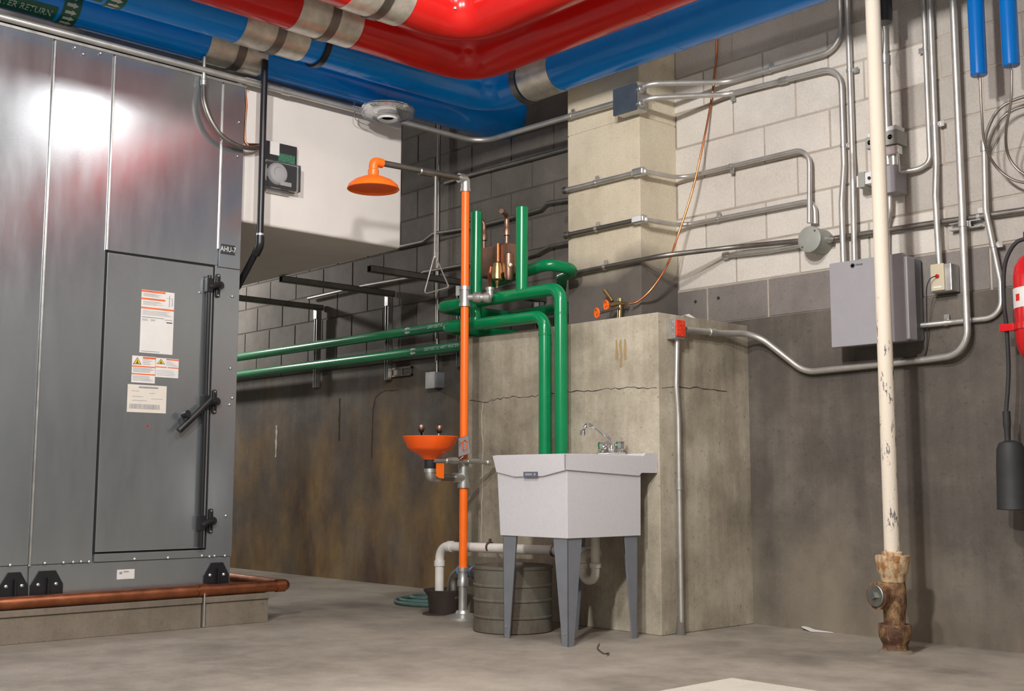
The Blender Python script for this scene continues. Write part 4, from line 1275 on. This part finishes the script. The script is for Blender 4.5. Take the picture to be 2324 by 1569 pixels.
# steel channel supports
def strut(name, label, x, ytip, ztop, zbot, yv=5.06):
    t = thing(name, label, 'bracket', (x, yv, zbot))
    w, d, th = 0.0206, 0.041, 0.003
    m1 = MB().box((x - w, yv - d / 2, zbot), (x - w + th, yv + d / 2, ztop)).box((x + w - th, yv - d / 2, zbot), (x + w, yv + d / 2, ztop)).box((x - w, yv + d / 2 - th, zbot), (x + w, yv + d / 2, ztop))
    m1.box((x - w, yv - d / 2, zbot), (x - w + 0.009, yv - d / 2 + th, ztop)).box((x + w - 0.009, yv - d / 2, zbot), (x + w, yv - d / 2 + th, ztop))
    build('upright', m1, 'galv', t, smooth=False)
    build('slot_back', MB().box((x - w + th, yv + d / 2 - th - 0.002, zbot), (x + w - th, yv + d / 2 - th, ztop)), 'dark', t, smooth=False)
    z = ztop + 0.022
    m2 = MB().box((x - w, ytip, z - w), (x + w, 5.1, z - w + th)).box((x - w, ytip, z + w - th), (x + w, 5.1, z + w)).box((x - w, ytip, z - w), (x - w + th, 5.1, z + w)).box((x + w - th, ytip, z - w), (x + w, 5.1, z + w))
    build('arm', m2, 'emt_dull', t, smooth=False)
    build('corner_plate', MB().box((x - 0.02, yv - d / 2 - 0.006, ztop - 0.07), (x + 0.02, yv - d / 2 - 0.001, ztop)), 'galv', t, smooth=False)
    return t


strut('strut_bracket', 'steel channel bracket nearest the air handler carrying the green pipes', -7.765, 3.85, 2.07, 1.46)
strut('strut_bracket', 'steel channel bracket at the middle of the green pipe run', -6.83, 4.15, 2.07, 1.46)
strut('strut_bracket', 'steel channel bracket partly hidden by the orange pole', -6.02, 4.3, 2.05, 1.5)
strut('strut_bracket', 'short steel channel bracket on the wall behind the green drops', -5.25, 4.9, 1.85, 1.6)

# brass mixing valve between the risers
mv = thing('mixing_valve', 'bronze thermostatic mixing valve with brass bowl between the green risers', 'valve', (-4.78, 4.4, 1.8))
VYY = 4.40
va, vb_ = (-5.045, 4.4, 2.068), (-4.751, 4.4, 1.899)
build('body', MB().box((va[0], VYY - 0.03, vb_[2] - 0.005), (vb_[0] - 0.035, VYY + 0.045, va[2] + 0.0), 0.012, 2), 'bronze', mv)
vm = (va[0] + vb_[0]) / 2
v1 = (-4.803, 4.38, 2.045)
build('side_barrel', MB().lathe([(0.02, -0.05), (0.027, -0.03), (0.027, 0.10), (0.02, 0.105)], (v1[0], VYY - 0.01, vb_[2] + 0.005), (0, 0, 1), 18), 'bronze', mv)
v2 = (-4.862, 4.36, 1.95)
v3 = (-4.854, 4.36, 1.833)
build('centre_stem', MB().tube([(v2[0], VYY - 0.04, va[2]), (v2[0], VYY - 0.04, v2[2])], 0.010, 12), 'copper_b', mv)
build('brass_bowl', MB().lathe([(0.012, 0.13), (0.021, 0.122), (0.026, 0.10), (0.032, 0.045), (0.034, 0.03), (0.024, 0.024), (0.012, 0.02), (0.01, 0.006), (0.007, 0.0), (0.006, -0.02)], (v2[0], VYY - 0.045, v3[2] + 0.0), (0, 0, 1), 22), 'brass', mv)
for pxx in [-5.03, -4.833]:
    un = build('union', MB().lathe([(0.012, 0), (0.012, 0.05), (0.02, 0.054), (0.022, 0.085), (0.017, 0.095), (0.014, 0.12)], (pxx, VYY, va[2] - 0.005), (0, 0, 1), 14)
               .tube(fillet([(pxx, VYY, va[2] + 0.10), (pxx, VYY, va[2] + 0.165), (pxx + (0.04 if pxx > vm else -0.03), HY + 0.06, va[2] + 0.165), (pxx + (0.06 if pxx > vm else -0.05), HY + 0.02, va[2] + 0.165)], 0.025), 0.014, 12), 'bronze', mv)
build('check_screw', MB().lathe([(0.014, 0), (0.014, 0.012), (0.007, 0.014), (0.007, 0.024)], (v1[0] + 0.024, VYY - 0.02, vb_[2] + 0.035), (0.7, -0.7, 0), 8), 'brass', mv)
t0, t1 = (-4.933, 4.36, 1.914), (-4.754, 4.205, 1.768)
build('outlet_tube', MB().tube(fillet([(t0[0], 4.37, t0[2] + 0.03), (t0[0], 4.36, t0[2] - 0.02), t1], 0.04), 0.0115, 12), 'copper', mv)

# ------------------------------------------------------------------ emergency shower and eyewash
SX0, SY0 = -4.875, 4.128
es = thing('emergency_shower', 'orange emergency shower and eyewash station on a floor pole', 'safety shower', (SX0, SY0, 0))
PR = 0.0225
zz = lambda v: v
ZL1, ZT0, ZT1, ZU0, ZU1, ZTOP = 0.262, 0.71, 0.84, 1.69, 1.79, 2.345


def vt(name, z0, z1, r, mat):
    return build(name, MB().tube([(SX0, SY0, z0), (SX0, SY0, z1)], r, 20), mat, es)


vt('pole', ZL1 - 0.01, ZT0 + 0.01, PR, 'orange')
vt('pole', ZT1, ZU0, PR, 'orange')
vt('pole', ZU1, ZTOP, PR, 'orange')
build('floor_flange', MB().lathe([(0.1, 0.0), (0.1, 0.012), (0.075, 0.02), (0.04, 0.03), (0.032, 0.045), (0.023, 0.045), (0.023, 0.17), (0.029, 0.172), (0.03, 0.2), (0.026, 0.21), (0.026, 0.245), (0.031, 0.25), (0.031, 0.27), (0.024, 0.272)], (SX0, SY0, 0), (0, 0, 1), 24), 'galv', es)
vt('tee', ZT0 - 0.012, ZT1 + 0.004, 0.0285, 'galv')
for z_ in (ZT0 - 0.005, ZT1 - 0.005):
    build('tee_collar', ring(Vector((SX0, SY0, z_)), (0, 0, 1), 0.022, 0.033, 0.022), 'galv', es)
vt('tee', ZU0 - 0.004, ZU1 + 0.004, 0.0275, 'galv')
for z_ in (ZU0 + 0.004, ZU1 - 0.004):
    build('tee_collar', ring(Vector((SX0, SY0, z_)), (0, 0, 1), 0.022, 0.032, 0.02), 'galv', es)
# water supply union to the copper outlet
s0 = Vector((SX0, SY0, 1.738))
s1_ = Vector((-4.753, 4.205, 1.729))
dv = (s1_ - s0)
dl = dv.length
dn = dv.normalized()
build('supply_union', MB().lathe([(0.018, 0.02), (0.018, 0.05), (0.027, 0.052), (0.03, 0.065), (0.03, 0.09), (0.022, 0.095), (0.022, 0.11), (0.028, 0.115), (0.03, 0.145), (0.021, 0.15), (0.017, dl)], s0, dn, 12)
      .tube(fillet([s1_ - dn * 0.03, s1_, s1_ + Vector((0, 0, 0.055))], 0.025), 0.019, 14).lathe([(0.018, 0), (0.024, 0), (0.024, 0.016), (0.018, 0.018)], s1_ + Vector((0, 0, 0.04)), (0, 0, 1), 14), 'galv', es)
# top elbow, arm, head
ah = (-4.875, 3.499, 2.372)
build('top_elbow', MB().tube(fillet([(SX0, SY0, ZTOP - 0.01), (SX0, SY0, 2.405), (SX0, SY0 - 0.05, 2.402)], 0.02), 0.027, 16).disc((SX0, SY0, ZTOP - 0.015), (0, 0, 1), 0.03, 0.02), 'galv', es)
build('arm', MB().tube([(SX0, SY0 - 0.03, 2.404), (SX0, ah[1], ah[2] + 0.012)], 0.0165, 16), 'emt_dull', es)
build('arm_coupling', MB().lathe([(0.017, 0), (0.022, 0.006), (0.022, 0.09), (0.017, 0.096)], (SX0, 3.80, 2.39), (0, 1, 0.03), 16), 'emt_dull', es)
hdz = ah[2]
build('head_elbow', MB().tube(fillet([(SX0, ah[1] + 0.055, hdz + 0.012), (SX0, ah[1], hdz + 0.012), (SX0, ah[1], hdz - 0.06)], 0.02), 0.0245, 16).lathe([(0.026, -0.07), (0.029, -0.05), (0.029, -0.035), (0.025, -0.03)], (SX0, ah[1], hdz), (0, 0, 1), 16), 'orange', es)
build('shower_head', MB().lathe([(0.026, -0.06), (0.03, -0.068), (0.06, -0.074), (0.1, -0.092), (0.128, -0.115), (0.136, -0.135), (0.133, -0.138), (0.12, -0.118), (0.09, -0.1), (0.0, -0.09)], (SX0, ah[1], hdz), (0, 0, 1), 40), 'orange', es)
build('spray_plate', MB().lathe([(0, -0.122), (0.124, -0.126), (0.128, -0.121), (0, -0.115)], (SX0, ah[1], hdz), (0, 0, 1), 40), 'orange_b', es)
# pull rod with triangular handle
rp = (-4.875, 3.912, 2.357)
ry = rp[1]
tz = [1.938, (-4.875, 3.841, 1.722), (-4.875, 4.014, 1.78)]
build('pull_rod', MB().tube([(SX0, ry, 2.39), (SX0, ry, tz[0])], 0.0045, 8), 'galv', es)
build('pull_handle', MB().tube(fillet([(SX0, ry, tz[0] + 0.01), tz[1], tz[2], (SX0, ry, tz[0] + 0.01)], 0.012), 0.0035, 8).tube([(SX0, ry, tz[0] - 0.01), (SX0, ry, tz[0] + 0.025)], 0.006, 8), 'galv', es)
# eyewash bowl
by_ = 3.895
bw = build('eyewash_bowl', MB().lathe([(0.145, 0.965), (0.148, 0.962), (0.142, 0.95), (0.122, 0.905), (0.105, 0.89), (0.07, 0.872), (0.04, 0.85), (0.035, 0.842), (0.03, 0.852), (0.065, 0.88), (0.1, 0.897), (0.117, 0.91), (0.138, 0.955), (0.145, 0.965)], (SX0, by_, 0), (0, 0, 1), 40), 'orange_b', es)
for dy in (-0.06, 0.06):
    sh = build('spray_head', MB().lathe([(0.007, 0.0), (0.012, 0.006), (0.018, 0.02), (0.019, 0.034), (0.016, 0.042), (0.0, 0.042)], (SX0, by_ + dy, 0.982), (0, dy * 0.8, 1), 18), 'bronze', es)
    build('spray_stem', MB().tube([(SX0, by_ + dy * 0.4, 0.88), (SX0, by_ + dy, 0.985)], 0.006, 10), 'chrome', sh)
build('drain_body', MB().lathe([(0.03, 0.85), (0.031, 0.80), (0.028, 0.79)], (SX0, by_, 0), (0, 0, 1), 18), 'black_m', es)
build('drain_elbow', MB().tube(fillet([(SX0, by_, 0.795), (SX0, by_, 0.748), (SX0, by_ + 0.06, 0.748)], 0.03), 0.026, 16).lathe([(0.027, 0.775), (0.031, 0.775), (0.031, 0.795), (0.027, 0.795)], (SX0, by_, 0), (0, 0, 1), 16), 'galv', es)
build('drain_arm', MB().tube([(SX0, by_ + 0.05, 0.748), (SX0, SY0 - 0.05, 0.748)], 0.017, 14), 'emt_dull', es)
build('tee_branch', MB().tube([(SX0, SY0 - 0.07, 0.748), (SX0, SY0, 0.748)], 0.0265, 16), 'galv', es)
vz_ = 0.838
build('valve_pipe', MB().tube([(SX0 + 0.04, by_, vz_), (SX0 + 0.04, SY0 + 0.155, vz_ - 0.006)], 0.011, 12).lathe([(0.014, 0), (0.019, 0.004), (0.019, 0.08), (0.014, 0.085)], (SX0 + 0.04, by_ + 0.07, vz_), (0, 1, 0), 8).lathe([(0.0135, 0), (0.0135, 0.085)], (SX0 + 0.04, SY0 - 0.01, vz_), (0, 1, 0), 14), 'galv', es)
build('valve_cap', MB().lathe([(0.012, 0), (0.016, 0.004), (0.016, 0.028), (0.012, 0.032)], (SX0 + 0.04, SY0 + 0.125, vz_ - 0.006), (0, 1, 0), 12), 'galv', es)
# push paddle with sign
f = [(-4.82, 4.042, 0.956), (-4.82, 4.11, 0.974), (-4.82, 4.129, 0.88), (-4.82, 4.046, 0.859)]
fl_ = build('push_flag', MB().prism(f, (0.003, -0.002, 0)), 'panel', es, smooth=False)
build('flag_rim', MB().tube(f + [f[0]], 0.0022, 6), 'strap', fl_)
fy, fz = sum(p[1] for p in f) / 4, sum(p[2] for p in f) / 4
build('flag_arrow', MB().tube([(-4.814, fy - 0.022, fz + 0.016), (-4.814, fy - 0.002, fz + 0.034), (-4.814, fy + 0.018, fz + 0.022)], 0.0028, 6).tube([(-4.814, fy - 0.014, fz + 0.02), (-4.814, fy - 0.012, fz - 0.016), (-4.814, fy - 0.002, fz - 0.026)], 0.003, 6).tube([(-4.814, fy + 0.012, fz + 0.022), (-4.814, fy + 0.012, fz - 0.02)], 0.003, 6), 'ink_o', fl_)
build('flag_stem', MB().tube([(-4.82, fy - 0.005, fz - 0.055), (-4.825, fy - 0.03, fz - 0.075), (SX0 + 0.045, SY0 - 0.02, vz_)], 0.003, 6), 'strap', fl_)
tg = [(-4.83, 3.9, 0.823), (-4.83, 3.954, 0.823), (-4.83, 3.952, 0.742), (-4.83, 3.916, 0.747), (-4.83, 3.901, 0.758)]
build('inspection_tag', MB().prism(tg, (0.001, 0, 0)), 'orange', es, smooth=False)

# ------------------------------------------------------------------ laundry sink
K = thing('laundry_sink', 'grey plastic laundry sink on tapered steel legs', 'sink', (-3.95, 4.03, 0))
kx0, kx1, ky0, ky1, kz0, kz1 = -4.18, -3.72, 3.757, 4.255, 0.475, 0.852
# hollow tub with slightly tapered walls
def ringpts(x0, x1, y0, y1, z):
    return [(x0, y0, z), (x1, y0, z), (x1, y1, z), (x0, y1, z)]


lv = [ringpts(kx0 + 0.012, kx1, ky0 + 0.002, ky1 - 0.006, kz0), ringpts(kx0 - 0.014, kx1, ky0, ky1, kz1 - 0.012),
      ringpts(kx0 - 0.02, kx1 + 0.002, ky0 - 0.002, ky1 + 0.11, kz1 - 0.012), ringpts(kx0 - 0.02, kx1 + 0.002, ky0 - 0.002, ky1 + 0.11, kz1),
      ringpts(kx0 + 0.02, kx1 - 0.035, ky0 + 0.035, ky1 - 0.04, kz1), ringpts(kx0 + 0.05, kx1 - 0.05, ky0 + 0.05, ky1 - 0.05, kz0 + 0.02)]
vs = [p for l_ in lv for p in l_]
fs = [(3, 2, 1, 0)]
for i in range(len(lv) - 1):
    for j in range(4):
        a_, b_ = i * 4 + j, i * 4 + (j + 1) % 4
        fs.append((a_, b_, b_ + 4, a_ + 4))
n_ = (len(lv) - 1) * 4
fs.append((n_, n_ + 1, n_ + 2, n_ + 3))
tubm = MB().add(vs, fs)
tub = build('tub', tubm, 'sink', K, smooth=False)
bvm = tub.modifiers.new('soft_edges', 'BEVEL')
bvm.width = 0.008
bvm.segments = 3
zA = 0.772
fr = [(kx0 - 0.03, ky0 - 0.012, kz1 - 0.002), (kx1 + 0.006, ky0 - 0.012, kz1 - 0.002), (kx1 + 0.003, ky0 - 0.010, zA + 0.008), (-3.87, ky0 - 0.008, zA - 0.02), (-4.06, ky0 - 0.008, zA - 0.022), (kx0 - 0.006, ky0 - 0.008, zA)]
build('front_apron', MB().prism(fr, (0, 0.02, 0)), 'sink', K, smooth=False)
sr = [(kx1 - 0.008, ky0 - 0.012, kz1 - 0.002), (kx1 - 0.008, ky1 + 0.01, kz1 - 0.004), (kx1 - 0.008, ky1 + 0.03, kz1 + 0.012), (kx1 - 0.008, ky1 + 0.112, kz1 + 0.012), (kx1 - 0.008, ky1 + 0.112, zA - 0.002),
      (kx1 - 0.008, ky1, zA - 0.002), (kx1 - 0.008, ky1 - 0.02, zA - 0.016), (kx1 - 0.008, ky0 - 0.010, zA + 0.008)]
build('side_apron', MB().prism(sr, (0.014, 0, 0)), 'sink', K, smooth=False)
build('backsplash', MB().box((kx0 - 0.02, ky1 + 0.085, zA), (kx1 + 0.004, ky1 + 0.112, kz1 + 0.012), 0.004), 'sink', K)
sl_ = (-3.946, 3.745, 0.76)
lp = build('maker_plate', MB().box((sl_[0] - 0.047, ky0 - 0.013, sl_[2] - 0.013), (sl_[0] + 0.047, ky0 - 0.011, sl_[2] + 0.012)), plain('slate_label', (0.1, 0.11, 0.15), 0.35), K, smooth=False)
build('plate_mark', MB().box((sl_[0] - 0.035, ky0 - 0.0136, sl_[2] - 0.005), (sl_[0] + 0.012, ky0 - 0.0128, sl_[2] + 0.005)).box((sl_[0] + 0.022, ky0 - 0.0136, sl_[2] - 0.006), (sl_[0] + 0.036, ky0 - 0.0128, sl_[2] + 0.006)), 'ink', lp, smooth=False)
# four tapered angle legs
for (cx_, cy_, sx_, sy_) in ((kx1 - 0.006, ky0 + 0.008, -1, 1), (kx0 + 0.024, ky0 + 0.008, 1, 1), (kx1 - 0.006, ky1 - 0.02, -1, -1), (kx0 + 0.024, ky1 - 0.02, 1, -1)):
    w0_, w1_, th = 0.092, 0.036, 0.004
    ins = 0.012
    a_ = MB()
    top, bot = kz0 + 0.004, 0.0
    cxb, cyb = cx_ + sx_ * 0.004, cy_ + sy_ * 0.004
    a_.prism([(cx_, cy_, top), (cx_ + sx_ * w0_, cy_, top), (cxb + sx_ * w1_, cyb, bot), (cxb, cyb, bot)], (0, sy_ * th, 0))
    a_.prism([(cx_, cy_, top), (cx_, cy_ + sy_ * w0_, top), (cxb, cyb + sy_ * w1_, bot), (cxb, cyb, bot)], (sx_ * th, 0, 0))
    leg = build('leg', a_, 'legs', K, smooth=False)
    build('leg_screw', MB().disc((cxb + sx_ * 0.018, cyb - sy_ * 0.002, 0.055), (0, -sy_, 0), 0.004, 0.003, 8), 'chrome', leg)
# faucet
fc = (-3.9, 4.238, 0.881)
FX, FY, FZ = -3.95, 4.305, kz1 + 0.002
fq = (-3.953, 4.305, 0.877)
FX = fq[0]
fa = build('faucet', MB().box((FX - 0.075, FY - 0.025, FZ), (FX + 0.075, FY + 0.025, FZ + 0.018), 0.007, 3), 'chrome', K)
for sgn in (-1, 1):
    build('tap_handle', MB().lathe([(0.012, 0.0), (0.012, 0.014), (0.022, 0.02), (0.024, 0.045), (0.02, 0.056), (0.0, 0.058)], (FX + sgn * 0.06, FY, FZ + 0.014), (0, 0, 1), 8), 'chrome', fa)
sp_ = [(-3.953, 4.305, 0.888), (-3.953, 4.305, 0.931), (-3.979, 4.27, 0.966), (-3.95, 4.17, 0.996), (-3.957, 4.14, 1.002), (-3.956, 4.12, 0.99), (-3.968, 4.12, 0.969)]
build('spout', MB().tube(spline([(FX, FY, FZ + 0.01), (FX, FY, FZ + 0.075)] + sp_[2:], 6), 0.0105, 12).lathe([(0.016, 0), (0.016, 0.03), (0.01, 0.04)], (FX, FY, FZ + 0.012), (0, 0, 1), 14), 'chrome', fa)
e_ = Vector(sp_[-1])
build('aerator', MB().lathe([(0.011, 0), (0.0145, 0.004), (0.0145, 0.024)], e_ + Vector((0, 0, 0.008)), (-0.15, 0, -1), 14), 'chrome', fa)

# ------------------------------------------------------------------ drain pipe, pot, drum, hose
PY = 4.21
pv = thing('drain_pipe', 'white plastic drain pipe from the sink trap to the floor pot', 'pipe', (-4.6, PY, 0.1))
hx0, hz0 = -5.175, 0.374
build('pipe_run', MB().tube(fillet([(hx0, PY, 0.1), (hx0, PY, hz0 - 0.005), (-4.02, PY, hz0 + 0.012)], 0.075, 10), 0.0255, 22), 'pvc', pv)
build('elbow_hub', MB().lathe([(0.026, 0), (0.0305, 0), (0.0305, 0.03), (0.026, 0.03)], (hx0, PY, hz0 - 0.115), (0, 0, 1), 22).lathe([(0.026, 0), (0.0305, 0), (0.0305, 0.03), (0.026, 0.03)], (hx0 + 0.08, PY, hz0 - 0.004), (1, 0, 0.014), 22), 'pvc', pv)
for xx in [-4.75, -4.262]:
    build('hose_clamp', ring(Vector((xx, PY, hz0 + 0.006)), (1, 0, 0), 0.0255, 0.0285, 0.014).box((xx - 0.005, PY - 0.006, hz0 + 0.03), (xx + 0.005, PY + 0.006, hz0 + 0.05)), 'strap', pv)
tx = -3.874
tzl = 0.262
build('trap', MB().tube(fillet([(tx, 4.1, 0.5), (tx, 4.1, tzl), (tx - 0.085, 4.1, tzl), (tx - 0.085, 4.1, hz0 + 0.012), (tx - 0.085, PY, hz0 + 0.012)], 0.041, 10), 0.021, 20), 'pvc_d', pv)
for xx, z_ in ((tx, tzl + 0.06), (tx - 0.085, tzl + 0.055)):
    build('slip_nut', MB().lathe([(0.022, 0), (0.028, 0.002), (0.028, 0.022), (0.022, 0.024)], (xx, 4.1, z_), (0, 0, 1), 10), 'pvc_d', pv)

po = thing('drain_pot', 'dark cast iron drain funnel standing beside the orange pole', 'drain', (hx0 + 0.055, PY, 0))
pcx = hx0 + 0.055
build('funnel', MB().lathe([(0.088, 0.0), (0.09, 0.006), (0.1, 0.1), (0.122, 0.128), (0.124, 0.135), (0.116, 0.135), (0.095, 0.11), (0.085, 0.02), (0, 0.018)], (pcx, PY, 0), (0, 0, 1), 28), 'pot', po)
build('floor_ring', MB().lathe([(0.13, 0), (0.127, 0.006), (0.09, 0.008)], (pcx, PY, 0), (0, 0, 1), 24), 'pot', po)
gp = thing('drain_elbow', 'grey steel elbow with blue tape joining the drain pot', 'pipe', (pcx, PY, 0.1))
build('elbow', MB().tube(fillet([(pcx + 0.07, PY, 0.09), (pcx + 0.07, PY, 0.2), (pcx + 0.14, PY, 0.245), (pcx + 0.27, PY, 0.235)], 0.06), 0.032, 18), 'emt_dull', gp)
for xx in (0.135, 0.235):
    build('tape', ring(Vector((pcx + xx, PY, 0.243 if xx < 0.2 else 0.238)), (1, 0, -0.05), 0.032, 0.0335, 0.014), plain('blue_tape', (0.12, 0.2, 0.42), 0.5), gp)

dr = thing('steel_drum', 'low ribbed steel drum under the laundry sink', 'drum', (-4.335, 3.995, 0))
prof = [(0, 0.0), (0.19, 0.0), (0.196, 0.006)]
for zr in (0.075, 0.155, 0.225):
    prof += [(0.193, zr - 0.008), (0.1975, zr - 0.003), (0.1975, zr + 0.003), (0.193, zr + 0.008)]
prof += [(0.193, 0.30), (0.198, 0.304), (0.199, 0.316), (0.192, 0.318), (0.19, 0.305), (0, 0.303)]
build('shell', MB().lathe(prof, (-4.335, 3.995, 0), (0, 0, 1), 48), 'drum', dr)
build('bung', MB().disc((-4.30, 3.93, 0.304), (0, 0, 1), 0.02, 0.006), 'pot', dr)

hc = Vector((-5.55, 4.58, 0))
hp = []
for i in range(110):
    a_ = i / 110 * 2 * math.pi * 2.7 + 2.2
    rr_ = 0.37 - 0.05 * a_ / math.pi + 0.02 * math.sin(a_ * 1.3)
    hp.append(hc + Vector((math.cos(a_) * rr_ - 0.01 * a_, math.sin(a_) * rr_, 0.013 + 0.014 * i / 110)))
single('garden_hose', MB().tube(hp, 0.0115, 10), 'hose_g', 'dark green hose coiled on the floor behind the drain pot', 'hose')

# ------------------------------------------------------------------ valve manifold on the pier, copper tube, small litter
hv = thing('hose_valve', 'small brass valve manifold with two orange handwheels on the pier', 'valve', (-4.45, 4.72, 1.56))
w1, w2 = (-4.31, 4.66, 1.685), (-4.323, 4.6, 1.637)
bc_ = (-4.279, 4.74, 1.698)
build('body', MB().tube([(w1[0] + 0.01, 4.672, w1[2]), (bc_[0], 4.74, bc_[2] + 0.005)], [0.011, 0.015], 12).tube([(bc_[0], 4.74, bc_[2] + 0.03), (bc_[0] - 0.01, 4.74, 1.556)], 0.014, 12)
      .tube([(bc_[0], 4.74, bc_[2]), (bc_[0] + 0.045, 4.74, bc_[2] - 0.005)], 0.011, 10), 'brass', hv)
build('drain_leg', MB().tube([(w2[0] + 0.008, 4.61, w2[2] + 0.002), (w1[0] + 0.04, 4.72, w1[2] - 0.012)], 0.008, 10), 'strap', hv)
g_ = [(-4.393, 4.74, 1.785), (-4.337, 4.74, 1.719)]
build('gauge_stub', MB().tube([g_[0], g_[1]], [0.014, 0.009], 10), 'brass', hv)
for p_, rr_ in ((w1, 0.024), (w2, 0.024)):
    axv = Vector((-0.35, -0.9, -0.1)).normalized()
    c0 = Vector(p_)
    u_ = axv.cross(Vector((0, 0, 1))).normalized()
    v_ = axv.cross(u_)
    cpts = [c0 + (u_ * math.cos(2 * math.pi * j / 24) + v_ * math.sin(2 * math.pi * j / 24)) * (rr_ + (0.0015 if j % 3 == 0 else 0)) for j in range(24)]
    wm = MB().tube(cpts, 0.006, 8, closed=True)
    for j in range(4):
        an = j * math.pi / 4 * 2
        wm.tube([c0, c0 + (u_ * math.cos(an) + v_ * math.sin(an)) * rr_], 0.0035, 6)
    wm.disc(c0 - axv * 0.004, axv, 0.008, 0.01, 10)
    build('handwheel', wm, 'orange', hv)
ct = [(-4.208, 4.74, 1.692), (-4.168, 4.76, 1.702), (-4.101, 4.8, 1.769), (-4.058, 4.88, 1.906), (-4.035, 4.95, 2.084), (-3.964, 4.99, 2.325), (-3.914, 5.03, 2.596), (-3.903, 5.085, 2.819), (-3.88, 5.092, 2.98), (-3.856, 5.092, 3.253)]
single('copper_tube', MB().tube(spline(ct + [(ct[-1][0], 5.092, 4.39)]), 0.0058, 10), 'copper_b', 'thin copper tube rising from the valve manifold up past the conduits', 'tube')

pt_ = [(-3.666, 4.62, 1.568), (-3.632, 4.62, 1.591), (-3.616, 4.64, 1.549)]
pz = 1.555
single('paper_scrap', MB().prism([(-3.79, 4.60, pz), (-3.775, 4.70, pz + 0.03), (-3.745, 4.74, pz), (-3.765, 4.66, pz + 0.018)], (0.0, 0.004, 0.001)), 'paper', 'folded white paper scrap on the corner of the pier', 'paper', smooth=False)
fp0 = [(-3.523, 5.214, 0.004), (-3.399, 5.106, 0.004), (-3.327, 5.081, 0.004), (-3.218, 5.074, 0.004), (-3.319, 5.038, 0.004), (-3.384, 5.069, 0.004)]
lit = [Vector(p_) for p_ in fp0]
for i, dz in enumerate((0.03, 0.016, 0.004, 0.0, 0.0, 0.01)):
    lit[i].z = 0.002 + dz * 0.8
single('plastic_wrapper', MB().prism(lit, (0.002, 0.004, 0.002)), 'paper', 'crumpled pale wrapper on the floor against the wall', 'litter', smooth=False)
wl = [(-3.693, 3.93, 0.004), (-3.601, 3.821, 0.004), (-3.517, 3.754, 0.004), (-3.472, 3.727, 0.004), (-3.468, 3.75, 0.004), (-3.429, 3.697, 0.004)]
single('wire_scrap', MB().tube(spline(wl), 0.003, 6), 'strap', 'curled dark wire scrap on the floor right of the sink', 'litter')

# ------------------------------------------------------------------ ceiling lamps
for i, (lx, ly, lz, lp, lr) in enumerate(LAMPS):
    t = thing('ceiling_lamp', ['rectangular ceiling lamp nearest the block wall, above the picture', 'bare globe lamp on a rod behind the camera', 'bare globe lamp in the passage behind the air handler', 'bare globe lamp hanging in front of the block wall, above the picture'][i], 'lamp', (lx, ly, lz - 0.1))
    if lr:
        build('socket', MB().lathe([(0.03, 0.14), (0.045, 0.15), (0.045, 0.2), (0.02, 0.22)], (lx, ly, lz), (0, 0, 1), 16), 'white', t)
        build('hanger_rod', MB().tube([(lx, ly, lz + 0.21), (lx, ly, 4.4)], 0.008, 8), 'galv', t)
    else:
        build('housing', MB().box((lx - 0.32, ly - 0.22, lz - 0.1), (lx + 0.32, ly + 0.22, lz - 0.02), 0.01), 'white', t)
        for e in (-0.25, 0.25):
            build('hanger_rod', MB().tube([(lx + e, ly, lz - 0.02), (lx + e, ly, 4.4)], 0.005, 8), 'galv', t)
